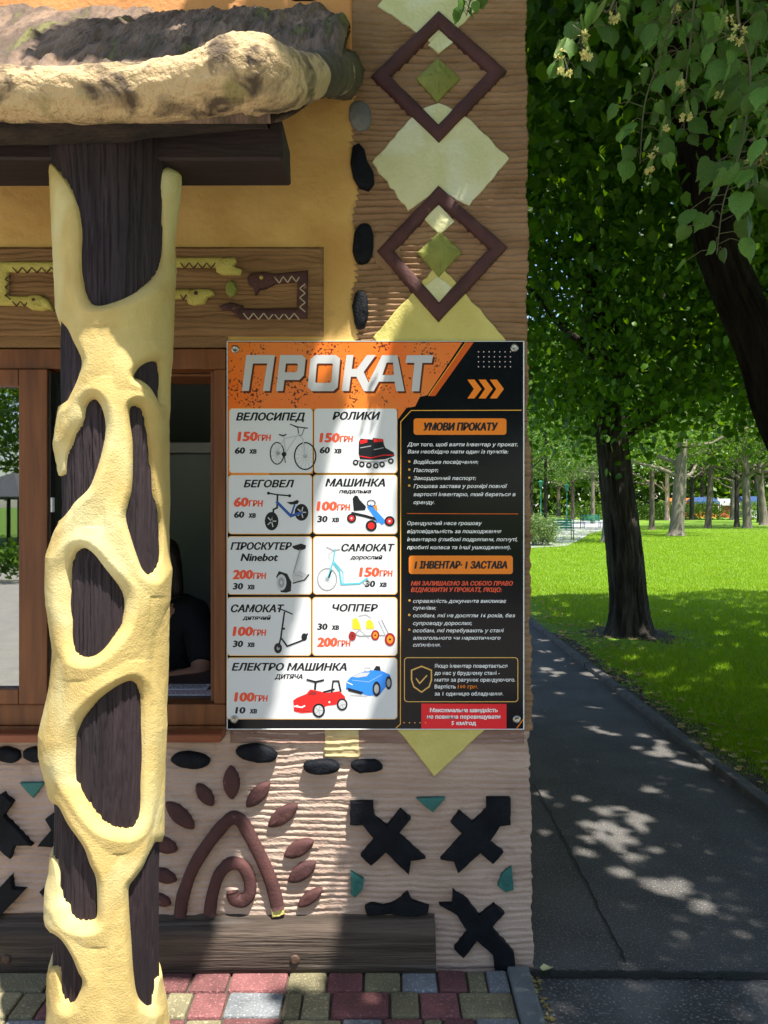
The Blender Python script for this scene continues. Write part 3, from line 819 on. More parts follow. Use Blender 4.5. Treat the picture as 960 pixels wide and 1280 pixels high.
# ------------------------------------------------------------------ room behind the window
room = bmesh.new()
bm_box(room, -2.6, 0.30, 5.2, 5.24, 0.05, 3.0)
bm_box(room, -2.64, -2.60, 2.9, 5.2, 0.05, 3.0)
bm_box(room, 0.26, 0.30, 2.9, 5.2, 0.05, 3.0)
from_bm('room_wall', room, M['room_wall'], kiosk)
box('room_ceiling', -2.6, 0.26, 2.88, 5.19, 2.42, 2.46, M['room_ceiling'], kiosk, 0)
box('room_floor', -2.6, 0.26, 2.88, 5.19, 0.02, 0.05, M['counter'], kiosk, 0)
dr = box('room_door', -1.45, -0.80, 4.2, 4.24, 0.06, PZ(568, 4.2), M['room_wall'], kiosk, 0.003)
box('door_trim', -1.55, -0.70, 4.185, 4.25, PZ(566, 4.18), PZ(553, 4.18), M['white_trim'], dr, 0.003)
box('counter', -2.3, PX(268, D), D + 0.074, D + 0.55, PZ(879, D) - 0.03, PZ(877.5, D) , M['counter'], kiosk, 0.003)
CZ = PZ(877.5, D)
# ================================================================== THE CARVED POST
PD = 2.04
PCX = PX(138, PD)
VA = math.atan2(-PCX, PD)                  # direction from the post to the camera
post = thing('carved_post', 'dark round post wrapped in a yellow sculpted net with oval openings under the beam', 'post', (PCX, PD, 0))
sil = lambda px: abs(px - 138) * PD / F * 0.942
Lpts = [(150, 62), (210, 62), (300, 69), (380, 75), (420, 84), (480, 83), (520, 72), (557, 67), (578, 70), (598, 79), (625, 80), (640, 76), (694, 59), (752, 59), (811, 67), (850, 63), (909, 51), (935, 51), (971, 60), (1006, 67), (1060, 66), (1095, 58), (1127, 57), (1150, 62), (1173, 68), (1201, 66), (1240, 62), (1279, 57), (1330, 50), (1420, 40)]
Rpts = [(150, 232), (215, 230), (240, 229), (288, 226), (360, 221), (450, 218), (479, 217), (530, 213), (596, 214), (686, 214), (713, 218), (752, 215), (791, 206), (830, 203), (870, 209), (909, 212), (953, 209), (1006, 204), (1042, 199), (1077, 202), (1130, 204), (1208, 203), (1230, 205), (1261, 210), (1279, 211), (1330, 218), (1420, 228)]
HOLES = [
    [(40, 100), (40, 190), (62, 205), (80, 226), (92, 250), (98, 285), (98, 326), (103, 362), (117, 381), (144, 377), (177, 362), (200, 341), (209, 312), (208, 264), (205, 230), (208, 212), (222, 208), (245, 205), (250, 100), (145, 90)],
    [(56, 396), (79, 406), (91, 428), (101, 450), (97, 470), (88, 490), (79, 503), (58, 506), (48, 450)],
    [(117, 498), (127, 510), (132, 534), (127, 565), (117, 596), (109, 612), (92, 628), (84, 639), (72, 651), (58, 655), (52, 625), (58, 598), (76, 592), (80, 569), (90, 545), (102, 524), (106, 506)],
    [(168, 471), (175, 459), (188, 452), (201, 454), (204, 480), (201, 503), (196, 495), (188, 483), (177, 475)],
    [(164, 509), (176, 508), (184, 522), (189, 553), (193, 577), (195, 600), (199, 628), (205, 651), (206, 690), (202, 706), (191, 719), (180, 713), (172, 694), (164, 670), (158, 647), (161, 631), (166, 608), (167, 557), (163, 526)],
    [(104, 685), (117, 693), (133, 713), (153, 737), (158, 756), (154, 780), (141, 799), (125, 816), (109, 823), (94, 819), (86, 803), (84, 772), (83, 735), (84, 710), (92, 691)],
    [(168, 852), (179, 866), (182, 889), (182, 935), (181, 971), (179, 1018), (166, 1037), (142, 1035), (124, 1024), (106, 1001), (92, 978), (89, 960), (91, 928), (99, 903), (113, 885), (129, 870), (152, 855)],
    [(52, 1010), (69, 1007), (83, 1031), (103, 1059), (111, 1080), (119, 1098), (121, 1126), (119, 1150), (103, 1154), (88, 1148), (80, 1134), (72, 1122), (69, 1100), (64, 1075), (54, 1060)],
    [(200, 1052), (190, 1063), (180, 1084), (170, 1098), (162, 1110), (162, 1134), (165, 1176), (168, 1218), (173, 1245), (184, 1257), (193, 1258), (197, 1245), (203, 1220), (220, 1210), (225, 1070)],
    [(56, 1168), (73, 1174), (87, 1194), (96, 1215), (102, 1229), (94, 1250), (85, 1257), (76, 1252), (71, 1234), (66, 1212), (54, 1205)],
]
def hole_sdf(px, py):
    """distance in pixels outside the nearest opening (negative inside)"""
    d = np.full(px.shape, 1e3)
    for H in HOLES:
        q = catmull(H, 5, True)
        x0, y0 = q.min(0) - 26; x1, y1 = q.max(0) + 26
        m = (px > x0) & (px < x1) & (py > y0) & (py < y1)
        if not m.any(): continue
        X, Y = px[m], py[m]
        best = np.full(X.shape, 1e9); ins = np.zeros(X.shape, bool)
        for i in range(len(q)):
            ax, ay = q[i]; bx, by = q[(i + 1) % len(q)]
            dx, dy = bx - ax, by - ay
            L2 = dx * dx + dy * dy + 1e-9
            t = np.clip(((X - ax) * dx + (Y - ay) * dy) / L2, 0, 1)
            best = np.minimum(best, (X - ax - t * dx) ** 2 + (Y - ay - t * dy) ** 2)
            c = ((ay > Y) != (by > Y))
            if c.any():
                xi = ax + (Y - ay) / (by - ay if abs(by - ay) > 1e-9 else 1e-9) * dx
                ins ^= c & (X < xi)
        s = np.sqrt(best) * np.where(ins, -1, 1)
        d[m] = np.minimum(d[m], s)
    return d
TL = [(150, 60), (230, 70), (400, 78), (640, 79), (850, 72), (1050, 69), (1400, 67)]
TR = [(150, 212), (240, 212), (480, 206), (700, 208), (1000, 201), (1100, 199), (1400, 200)]
def two_sided(pm, py, A_, B_, extra=0.0):
    l = np.interp(py, [a for a, b in A_], [sil(b) for a, b in A_]); r = np.interp(py, [a for a, b in B_], [sil(b) for a, b in B_])
    return l, r
def trunk_r(pm, py):
    l, r = two_sided(pm, py, TL, TR)
    k = 0.5 + 0.5 * np.sin(pm)
    return l * (1 - k) + r * k
def post_surface(kind):
    nz, nt = (1000, 340) if kind == 'net' else (620, 300)
    z = np.linspace(-0.02, 2.62 if kind == 'trunk' else 2.52, nz)[:, None].repeat(nt, 1)
    phi = np.linspace(-math.pi, math.pi, nt, endpoint=False)[None, :].repeat(nz, 0)
    def front(phi): return np.where(np.abs(phi) > math.pi / 2, np.sign(phi) * math.pi - phi, phi)     # the rear repeats the front
    pm = front(phi)
    th = phi + VA
    py = HOR - (z - EYE) * F / PD
    if kind == 'trunk':
        RT = trunk_r(pm, py)
        wv = 0.5 * fbm(np.cos(th) * 1.0, np.sin(th) * 1.0, z * 1.4, 13, 2)
        g = fbm(np.cos(th + wv * .3) * 9, np.sin(th + wv * .3) * 9, z * 2.6, 14, 4)
        g2 = fbm(np.cos(th) * 26, np.sin(th) * 26, z * 7, 15, 3)
        ridg = 1 - np.abs(g) * 2.2
        g3 = fbm(np.cos(th + wv * .2) * 14, np.sin(th + wv * .2) * 14, z * 3.2, 16, 3)
        r = RT + 0.005 * ridg + 0.002 * g2 - 0.006 * np.exp(-(g3 / 0.10) ** 2) - 0.003
        r = r + 0.006 * np.clip((z - 2.30) / 0.25, 0, 1)
        return grid('trunk', PCX + r * np.sin(th), PD - r * np.cos(th), z, M['trunk'], post, wrap=True)
    def outer(phi, z):
        pm = front(phi); py = HOR - (z - EYE) * F / PD
        rl, rr = two_sided(pm, py, Lpts, Rpts)
        RT = trunk_r(pm, py)
        side = np.where(pm < 0, rl, rr)
        s2 = np.sin(pm) ** 2
        return (RT + 0.032) * (1 - s2) + side * s2, RT, pm, s2
    def dist(phi, z):
        rn, RT, pm, s2 = outer(phi, z)
        thm = pm + VA
        rp = RT + 0.012
        X = PCX + rp * np.sin(thm); Y = PD - rp * np.cos(thm)
        return hole_sdf(480 + F * X / Y, HOR - (z - EYE) * F / Y)
    d = dist(phi, z)
    # slide the vertices next to an opening exactly onto its rim
    gi, gj = np.gradient(d)
    q = gi * gi + gj * gj + 1e-6
    near = (np.abs(d) < 0.49 * np.maximum(np.abs(gi), np.abs(gj))) & (np.abs(d) < 3)
    di = np.where(near, np.clip(-d * gi / q, -.5, .5), 0); dj = np.where(near, np.clip(-d * gj / q, -.5, .5), 0)
    z = z + di * (2.54 / (nz - 1)); phi = phi + dj * (2 * math.pi / nt)
    d = np.where(near, 0.0, d)
    rn, RT, pm, s2 = outer(phi, z)
    th = phi + VA
    t = np.clip(d / 12.0, 0, 1)
    prof = 1 - (1 - t) ** 1.8
    r0 = RT + 0.008
    rn = np.maximum(rn, r0 + 0.006)
    r = np.where(d >= 0, r0 + (rn - r0) * prof, r0 - 0.036 * np.clip(-d / 1.2, 0, 1))
    ridge = np.clip((d - 12) / 24, 0, 1)
    r = r - 0.007 * ridge * (1 - s2)                       # broad webs sink between the arms
    on = np.clip(t * 2, 0, 1)
    r = r + on * 0.0045 * fbm(np.cos(th) * 2.2, np.sin(th) * 2.2, z * 5, 17, 3)
    r = r + on * 0.0009 * fbm(np.cos(th) * 9, np.sin(th) * 9, z * 60, 18, 3)
    r = r + on * 0.0004 * fbm(np.cos(th) * 30, np.sin(th) * 30, z * 220, 19, 2)
    return grid('net', PCX + r * np.sin(th), PD - r * np.cos(th), z, M['net'], post, wrap=True)
post_surface('trunk'); post_surface('net')

# ================================================================== THE PRICE BOARD
SD = 2.655
sign = thing('price_board', 'orange and black price board with white cards screwed to the kiosk corner', 'sign', (PX(470, SD), SD + 0.01, PZ(911, SD)))
LAY = [0]
class Art:
    """flat print: polygons in photograph pixels on the board's plane"""
    def __init__(s): s.V, s.F, s.M, s.mats = [], [], [], []
    def mi(s, m):
        m = CM(m)
        if m not in s.mats: s.mats.append(m)
        return s.mats.index(m)
    def poly(s, pts, m, l=0):
        o = len(s.V); y = SD - 0.00035 * l - 0.00002 * (len(s.F) % 12)
        s.V += [(PX(a, SD), y, PZ(b, SD)) for a, b in pts]
        s.F.append(tuple(range(o, o + len(pts)))); s.M.append(s.mi(m))
    def tris(s, V, Fs, m, l=0):
        o = len(s.V); y = SD - 0.00035 * l; k = s.mi(m)
        s.V += [(PX(a, SD), y, PZ(b, SD)) for a, b in V]
        for f in Fs: s.F.append(tuple(i + o for i in f)); s.M.append(k)
    def line(s, pts, w, m, l=0, closed=False):
        q = list(pts) + ([pts[0]] if closed else [])
        for (a, b), (c, d) in zip(q[:-1], q[1:]):
            L = math.hypot(c - a, d - b) or 1; ux, uy = (c - a) / L * w * .4, (d - b) / L * w * .4; nx, ny = -(d - b) / L * w / 2, (c - a) / L * w / 2
            s.poly([(a - ux + nx, b - uy + ny), (c + ux + nx, d + uy + ny), (c + ux - nx, d + uy - ny), (a - ux - nx, b - uy - ny)], m, l)
    def disc(s, x, y, r, m, l=0, ry=None, n=18): s.poly([(x + r * math.cos(2 * math.pi * k / n), y + (ry or r) * math.sin(2 * math.pi * k / n)) for k in range(n)], m, l)
    def ring(s, x, y, r, w, m, l=0, ry=None, n=24):
        ry = ry or r
        for k in range(n):
            a, b = 2 * math.pi * k / n, 2 * math.pi * (k + 1) / n
            s.poly([(x + r * math.cos(a), y + ry * math.sin(a)), (x + r * math.cos(b), y + ry * math.sin(b)), (x + (r - w) * math.cos(b), y + (ry - w) * math.sin(b)), (x + (r - w) * math.cos(a), y + (ry - w) * math.sin(a))], m, l)
    def out(s, name, parent, label=None):
        o = mesh(name, s.V, s.F, s.mats, parent, False, s.M)
        if label: o['label'] = label
        if name in ('lettering', 'conditions_text', 'warning_text', 'dot_grid'): o['kind'] = 'stuff'
        return o
CMD = {}
def CM(k):
    if not isinstance(k, str): return k
    if k not in CMD:
        c = dict(white=(0.88, 0.89, 0.90), card=(0.66, 0.68, 0.71), ink=(0.012, 0.013, 0.018), red=(0.80, 0.10, 0.045), orange=(0.85, 0.23, 0.02), amber=(0.85, 0.42, 0.06), grey=(0.30, 0.31, 0.33),
                 lgrey=(0.52, 0.53, 0.55), silver=(0.50, 0.53, 0.56), blue=(0.03, 0.09, 0.35), bblue=(0.03, 0.22, 0.75), cyan=(0.08, 0.48, 0.60), cherry=(0.75, 0.02, 0.02), yellow=(0.85, 0.55, 0.03),
                 rust=(0.10, 0.02, 0.006), dorange=(0.62, 0.10, 0.01), banner=(0.80, 0.02, 0.03), gold=(0.75, 0.45, 0.12), pinkish=(0.8, 0.62, 0.6), dred=(0.30, 0.02, 0.02), skyb=(0.25, 0.45, 0.8))[k]
        CMD[k] = mat('print_' + k, c, 0.35, spec=0.22)
    return CMD[k]
_cv = bpy.data.curves.new('lettering_source', 'FONT'); _co = bpy.data.objects.new('lettering_source', _cv); COL.objects.link(_co)
def glyphs(text, bold=0.0, res=2, shear=0.0):
    _cv.body = text; _cv.size = 1.0; _cv.offset = bold; _cv.resolution_u = res; _cv.shear = shear; _cv.fill_mode = 'FRONT'
    dg = bpy.context.evaluated_depsgraph_get(); dg.update()
    ev = _co.evaluated_get(dg); me = ev.to_mesh()
    V = np.array([v.co[:2] for v in me.vertices]); Fs = [tuple(p.vertices) for p in me.polygons]
    ev.to_mesh_clear()
    return V, Fs
def text(art, s, x0, x1, yb, cap, m, l=2, bold=0.0, shear=0.25, rot=0.0, res=2):
    """text fitted between x0 and x1 (x1 None: natural width), baseline yb, capital height cap"""
    V, Fs = glyphs(s, 0.006 if bold > 0.02 else 0.014, res, shear)
    k = cap / 0.73
    w = V[:, 0].max() - V[:, 0].min()
    kx = (x1 - x0) / w if x1 is not None else k * 0.86
    X = x0 + (V[:, 0] - V[:, 0].min()) * kx
    Y = yb - V[:, 1] * k
    b_ = bold * k
    for q_, (u_, v_) in enumerate(((0, 0), (-b_, 0), (b_, 0), (0, b_ * .55), (0, -b_ * .55)) if bold > 0.02 else ((0, 0),)):
        art.tris(list(zip(X + u_, Y + v_)), Fs, m, l + q_ * .07)

# body of the board
M['board_black'] = mat('black_glossy_print', (0.0025, 0.003, 0.006), 0.14, spec=0.18)
bx0, bx1, by0, by1 = PX(284.5, SD), PX(654, SD), PZ(911, SD), PZ(427, SD)
board = box('board', bx0, bx1, SD + 0.0006, SD + 0.012, by0, by1, M['board_black'], sign, 0.0)
bm = bmesh.new()
bm_box(bm, bx1, bx1 + 0.004, SD - 0.001, SD + 0.013, by0, by1, 0.001)
bm_box(bm, bx0 - 0.003, bx0, SD - 0.001, SD + 0.013, by0, by1, 0.001)
bm_box(bm, bx0 - 0.003, bx1 + 0.004, SD - 0.001, SD + 0.013, by0 - 0.003, by0, 0.001)
bm_box(bm, bx0 - 0.003, bx1 + 0.004, SD - 0.001, SD + 0.013, by1, by1 + 0.002, 0.0005)
from_bm('board_edge', bm, M['edge_white'], sign)
# orange heading with rusty speckle
M['orange_print'] = mat('orange_rusty_print', (0.80, 0.15, 0.012), 0.30, (0.74, 0.21, 0.03), 5, 4, 0, c3=(0.10, 0.018, 0.006), n3=120, f3=(0.665, 0.69), spec=0.5)
def rust_mask(m):
    """make the dark flecks cluster"""
    nt = m.node_tree
    tc = nt.nodes.new('ShaderNodeTexCoord')
    n = nt.nodes.new('ShaderNodeTexNoise'); n.inputs['Scale'].default_value = 9.0; n.inputs['Detail'].default_value = 2
    n2 = nt.nodes.new('ShaderNodeTexNoise'); n2.inputs['Scale'].default_value = 120.0; n2.inputs['Detail'].default_value = 3
    nt.links.new(tc.outputs['Object'], n.inputs['Vector']); nt.links.new(tc.outputs['Object'], n2.inputs['Vector'])
    ad = nt.nodes.new('ShaderNodeMath'); ad.operation = 'MULTIPLY_ADD'; ad.inputs[1].default_value = 0.75
    nt.links.new(n.outputs['Fac'], ad.inputs[0]); nt.links.new(n2.outputs['Fac'], ad.inputs[2])
    mr = nt.nodes.new('ShaderNodeMapRange'); mr.inputs[1].default_value = 1.02; mr.inputs[2].default_value = 1.035
    nt.links.new(ad.outputs[0], mr.inputs[0])
    mixes = [x for x in nt.nodes if x.type == 'MIX']
    nt.links.new(mr.outputs[0], mixes[-1].inputs[0])
rust_mask(M['orange_print'])
a = Art()
a.poly([(285, 428), (578, 428), (534, 494), (525, 496), (519, 508), (508, 510), (497.5, 524), (497.5, 512), (400, 512), (285, 512)], M['orange_print'], 1)
a.poly([(285, 512), (391, 512), (391, 592), (337, 592), (337, 595), (287, 595), (287, 614), (285, 614)], M['orange_print'], 1)
hd = a.out('heading_field', sign, 'orange heading field with dark rust flecks')
a = Art()
a.poly([(583, 428), (592, 428), (544, 495), (535, 495)], 'dorange', 1)
a.line([(582, 428), (536, 494)], 0.8, 'amber', 2)
a.out('heading_stripe', sign)
# big heading letters, drawn by hand (slanted block letters)
def big(n, art, dx, dy, m, l):
    def T(L): return [(x + dx, y + dy) for x, y in L]
    k = 0.2292                                   # crop pixel -> photo pixel
    c = lambda L: T([(280 + x * k, 420 + y * k) for x, y in L])
    k2 = 0.1771
    c2 = lambda L: T([(490 + x * k2, 420 + y * k2) for x, y in L])
    if n == 0:
        q = c([(122, 104), (278, 104), (250, 300), (212, 300), (236, 150), (158, 150), (136, 300), (98, 300)]); fs = ((0, 1, 4, 5), (1, 2, 3, 4), (0, 5, 6, 7))
    elif n == 1:
        q = c([(306, 104), (425, 104), (446, 122), (436, 215), (410, 240), (330, 240), (322, 300), (284, 300), (338, 150), (398, 150), (404, 158), (400, 190), (392, 198), (332, 198)])
        fs = ((0, 1, 9, 8), (1, 2, 10, 9), (2, 3, 11, 10), (3, 4, 12, 11), (4, 5, 13, 12), (0, 8, 13, 5), (0, 5, 6, 7))
    elif n == 2:
        q = c([(500, 104), (610, 104), (634, 124), (620, 280), (596, 301), (478, 301), (456, 280), (472, 126), (512, 150), (588, 150), (594, 156), (586, 248), (578, 256), (504, 256), (498, 250), (506, 156)])
        fs = [(i, (i + 1) % 8, 8 + (i + 1) % 8, 8 + i) for i in range(8)]
        q[8:] = [q[15]] + q[8:15]
        fs = [(i, (i + 1) % 8, 8 + ((i + 1) % 8), 8 + i) for i in range(8)]
        q[8:] = q[9:] + [q[8]]
    elif n == 3:
        q = c([(668, 104), (706, 104), (696, 180), (724, 180), (780, 104), (828, 104), (762, 196), (808, 300), (762, 300), (722, 222), (690, 222), (682, 300), (642, 300)]); fs = ((0, 1, 11, 12), (2, 3, 9, 10), (3, 4, 5, 6), (3, 6, 7, 8, 9))
    elif n == 4:
        q = c2([(-70, 136), (38, 136), (88, 390), (30, 390), (18, 322), (-92, 322), (-130, 390), (-196, 390), (-38, 188), (8, 188), (14, 276), (-68, 276)]); fs = ((0, 1, 9, 8), (1, 2, 3, 4, 10, 9), (10, 4, 5, 11), (0, 8, 11, 5, 6, 7))
    else:
        q = c2([(104, 136), (290, 136), (280, 190), (214, 190), (192, 390), (138, 390), (158, 190), (94, 190)]); fs = ((0, 1, 2, 7), (6, 3, 4, 5))
    for f in fs: art.poly([q[i] for i in f], m, l)
for n_, ch in enumerate('ПРОКАТ'):
    a = Art(); big(n_, a, 2.2, 2.4, 'rust', 2 + n_ * .12); big(n_, a, 0, 0, 'lgrey', 3 + n_ * .12)
    a.out('heading_letter', sign, 'big slanted grey letter ' + ch)

def rrect(x0, y0, x1, y1, r, n=5):
    out = []
    for cx, cy, a0 in ((x1 - r, y0 + r, -90), (x1 - r, y1 - r, 0), (x0 + r, y1 - r, 90), (x0 + r, y0 + r, 180)):
        for k in range(n + 1):
            t = math.radians(a0 + 90 * k / n); out.append((cx + r * math.cos(t), cy + r * math.sin(t)))
    return out
A1 = lambda x, y: (280 + x * .2292, 420 + y * .2292)      # first crop of the board
A2 = lambda x, y: (280 + x * .2292, 590 + y * .2292)
A3 = lambda x, y: (280 + x * .2292, 740 + y * .2292)
def card(x0, y0, x1, y1, titles, price, label):
    c = Art(); c.poly(rrect(x0, y0, x1, y1, 4), 'card', 3); c.line(rrect(x0 - .4, y0 - .4, x1 + .4, y1 + .4, 4), 0.7, 'amber', 2, True)
    co = c.out('price_card', sign, label)
    t = Art()
    for (s, u0, u1, yb, cap, sh) in titles: text(t, s, u0, u1, yb, cap, 'ink', 4, 0.042, sh)
    (p, px_, py_), (mn, mx, my_) = price
    text(t, p, px_, px_ + (24 if len(p) == 3 else 17), py_, 11.5, 'red', 4, 0.062, 0.12)
    text(t, 'ГРН', px_ + (25 if len(p) == 3 else 18), px_ + (41 if len(p) == 3 else 35.5), py_ , 7.5, 'red', 4, 0.045, 0.12)
    text(t, mn, mx, mx + 12, my_, 8, 'ink', 4, 0.055, 0.12); text(t, 'хв', mx + 18, mx + 26.5, my_, 7, 'ink', 4, 0.045, 0.12)
    t.out('lettering', co)
    return co
c1 = card(287, 511, 390.5, 591, [('ВЕЛОСИПЕД', 295.5, 381, 525.5, 9.5, .25)], (('150', 297.5, 551), ('60', 294, 567)), 'price card with a bicycle')
c2 = card(393, 511, 496, 591, [('РОЛИКИ', 416, 475, 524.5, 9.5, .25)], (('150', 400, 552.5), ('60', 400, 566.5)), 'price card with roller skates')
c3_ = card(286, 594, 389.5, 667, [('БЕГОВЕЛ', 305, 367.5, 609, 9, .25)], (('60', 293, 633), ('60', 293, 647)), 'price card with a balance bike')
c4_ = card(392, 594, 496, 667, [('МАШИНКА', 407, 481, 608, 9.5, .25), ('педальна', 424, 464, 616.5, 5.2, .25)], (('100', 396.5, 638), ('30', 397, 652.5)), 'price card with a pedal kart')
c5 = card(285, 671, 389.5, 742.5, [('ГІРОСКУТЕР', 288.5, 364.5, 687, 9, .25), ('Ninebot', 301, 347.5, 701, 9.5, .25)], (('200', 291.5, 723.5), ('30', 291.5, 736.5)), 'price card with a two-wheeled stand-on scooter')
c6_ = card(392, 671, 496, 742.5, [('САМОКАТ', 427, 493, 689, 9, .25), ('дорослий', 438, 478, 699, 5.2, .25)], (('150', 449.5, 720.5), ('30', 456.5, 733.5)), 'price card with a pale blue kick scooter')
c7 = card(284.5, 747, 388.5, 819, [('САМОКАТ', 289, 355, 765, 9.2, .25), ('дитячий', 303.5, 338.5, 774.5, 5.2, .25)], (('100', 291.5, 794.5), ('30', 291.5, 808.5)), "price card with a black child's scooter")
c8 = card(391, 747, 496, 819, [('ЧОППЕР', 416, 472, 764, 8.8, .2)], (('200', 397, 808), ('30', 397, 787)), 'price card with a yellow seated chopper cart')
c9 = card(284, 822.5, 496, 898.5, [('ЕЛЕКТРО МАШИНКА', 290, 433, 838, 9.2, .25), ('ДИТЯЧА', 343.5, 378, 848.5, 5.8, .25)], (('100', 293.5, 876.5), ('10', 294.5, 891.5)), 'wide price card with a red and a blue toy car')

# pictures printed on the cards
def wheel(a, x, y, r, tw, m='ink', spokes=0, ms='grey', ry=None, hub='grey', rim=None):
    a.ring(x, y, r, tw, m, 5, ry)
    if rim: a.disc(x, y, r - tw, rim, 4.6, (ry - tw) if ry else None)
    for k in range(spokes):
        t = math.pi * k / spokes + .2; rx = r - tw; r2 = (ry or r) - tw
        a.line([(x - rx * math.cos(t), y - r2 * math.sin(t)), (x + rx * math.cos(t), y + r2 * math.sin(t))], 0.35, ms, 4.8)
    a.disc(x, y, r * .16, hub, 5.2)
a = Art()                                            # bicycle
wheel(a, *A1(443, 655), 14.2, 1.7, spokes=7, ry=18.0 * .98); wheel(a, *A1(290, 640), 9.2, 1.4, spokes=6, ry=14.3)
S = lambda L, f=A1: [f(*p) for p in L]
a.line(S([(290, 640), (335, 640), (398, 545), (328, 560), (335, 640)]), 1.5, 'silver', 6); a.line(S([(290, 640), (328, 560), (320, 540)]), 1.3, 'silver', 6)
a.line(S([(398, 545), (405, 535), (430, 560), (443, 655)]), 1.7, 'silver', 6); a.line(S([(408, 540), (403, 500), (380, 490)]), 1.2, 'ink', 6.4)
a.line(S([(362, 482), (400, 496), (456, 503)]), 1.3, 'ink', 6.5); a.line(S([(440, 500), (425, 540), (410, 545)]), 0.8, 'ink', 6.5)
a.line(S([(303, 538), (322, 545), (338, 538)]), 1.6, 'ink', 6.5); a.disc(*A1(328, 645), 3.0, 'ink', 6.5); a.line(S([(328, 645), (335, 690)]), 1.1, 'ink', 6.5); a.disc(*A1(296, 640), 2.4, 'grey', 6.5)
a.out('bicycle_picture', c1)
a = Art()                                            # skates
a.poly(S([(736, 575), (745, 560), (775, 562), (808, 565), (815, 556), (868, 562), (872, 590), (880, 610), (925, 635), (930, 655), (880, 672), (820, 676), (742, 672), (734, 640)]), 'ink', 5)
a.poly(S([(740, 570), (780, 562), (782, 580), (745, 590)]), 'cherry', 6); a.poly(S([(815, 562), (866, 562), (868, 576), (818, 580)]), 'cherry', 6)
a.line(S([(742, 655), (800, 665), (870, 650), (925, 650)]), 1.0, 'cherry', 6); a.line(S([(745, 610), (800, 600)]), 1.2, 'grey', 6); a.line(S([(820, 620), (868, 610)]), 1.2, 'grey', 6)
for x, y in ((718, 690), (752, 700), (790, 705), (828, 708), (862, 700), (910, 682)): a.disc(*A1(x, y), 3.6, 'ink', 5.5); a.disc(*A1(x, y), 1.6, 'lgrey', 6)
a.line(S([(715, 678), (850, 690), (915, 670)]), 1.8, 'grey', 5.2)
a.out('skates_picture', c2)
S2 = lambda L: S(L, A2); S3 = lambda L: S(L, A3)
a = Art()                                            # balance bike
for x, y, rx, ry in ((260, 268, 8.6, 11.6), (423, 220, 8.6, 10.6)):
    X, Y = A2(x, y); a.disc(X, Y, rx, 'ink', 5, ry)
    for k in range(5):
        t = 2 * math.pi * k / 5; a.line([(X, Y), (X + rx * .62 * math.cos(t), Y + ry * .62 * math.sin(t))], 1.3, 'lgrey', 5.5)
    a.disc(X, Y, 1.4, 'ink', 6)
a.line(S2([(268, 255), (270, 205), (290, 195), (292, 130)]), 2.2, 'ink', 6); a.line(S2([(290, 165), (365, 240), (420, 222)]), 3.4, 'blue', 6.2); a.line(S2([(365, 240), (385, 180)]), 2.2, 'blue', 6.2)
a.line(S2([(240, 115), (292, 124), (360, 130)]), 1.7, 'ink', 6.4); a.disc(*A2(243, 116), 1.9, 'ink', 6.5); a.disc(*A2(358, 130), 1.9, 'ink', 6.5)
a.poly(S2([(340, 165), (375, 162), (400, 152), (410, 160), (400, 175), (365, 178)]), 'ink', 6.5)
a.out('balance_bike_picture', c3_)
a = Art()                                            # pedal kart
a.poly(S2([(703, 160), (712, 128), (728, 130), (740, 152), (775, 188), (770, 208), (708, 212)]), 'ink', 5.5); a.ring(*A2(716, 148), 3.2, 1.0, 'ink', 6)
a.line(S2([(700, 225), (770, 240), (870, 270), (905, 270)]), 3.4, 'ink', 5.4); a.poly(S2([(780, 190), (800, 175), (835, 215), (885, 270), (862, 288), (832, 262)]), 'bblue', 6)
a.poly(S2([(815, 185), (832, 180), (838, 205), (828, 212)]), 'orange', 6.4); a.ring(*A2(803, 170), 5.6, 1.1, 'ink', 6.6, ry=4.4); a.line(S2([(830, 270), (905, 268)]), 2.2, 'bblue', 6)
for x, y, r in ((696, 252, 5.8), (803, 293, 7.0), (903, 268, 6.4)):
    X, Y = A2(x, y); a.disc(X, Y, r, 'ink', 6.5); a.disc(X, Y, r * .6, 'cherry', 7); a.disc(X, Y, r * .22, 'lgrey', 7.5)
a.out('kart_picture', c4_)
a = Art()                                            # stand-on scooter
a.poly(S2([(372, 405), (420, 390), (448, 400), (445, 418), (415, 430), (380, 418)]), 'ink', 6); a.line(S2([(415, 425), (380, 550)]), 1.6, 'grey', 6); a.line(S2([(424, 425), (388, 555)]), 0.7, 'lgrey', 6.2)
a.poly(S2([(285, 570), (300, 540), (345, 555), (368, 600), (365, 650), (340, 658), (310, 655)]), 'ink', 5.5)
X, Y = A2(313, 602); a.disc(X, Y, 6.4, 'lgrey', 6.2, 10.2); a.disc(X, Y, 4.0, 'grey', 6.5, 6.6); a.disc(X, Y, 1.4, 'lgrey', 6.8, 2.4)
a.poly(S2([(370, 560), (410, 535), (455, 560), (455, 580), (380, 608)]), 'lgrey', 5.6); a.line(S2([(378, 606), (440, 588), (462, 560)]), 1.5, 'ink', 6); a.line(S2([(385, 560), (430, 570)]), 0.6, 'grey', 6.2)
a.out('stand_on_scooter_picture', c5)
a = Art()                                            # adult scooter
wheel(a, *A2(563, 585), 12.6, 1.3, 'grey', 7, 'lgrey', ry=14.4); wheel(a, *A2(775, 600), 4.0, 1.0, 'grey')
a.line(S2([(565, 580), (598, 480), (605, 420)]), 1.7, 'cyan', 6); a.line(S2([(600, 500), (630, 540), (640, 612), (740, 608), (780, 580)]), 2.0, 'cyan', 6); a.line(S2([(602, 490), (650, 545), (650, 605)]), 0.9, 'cyan', 6)
a.line(S2([(560, 408), (600, 428), (632, 420)]), 1.1, 'grey', 6.3); a.line(S2([(572, 575), (585, 540)]), 1.8, 'ink', 6.3); a.line(S2([(600, 425), (572, 450), (575, 480)]), 0.5, 'grey', 6.4)
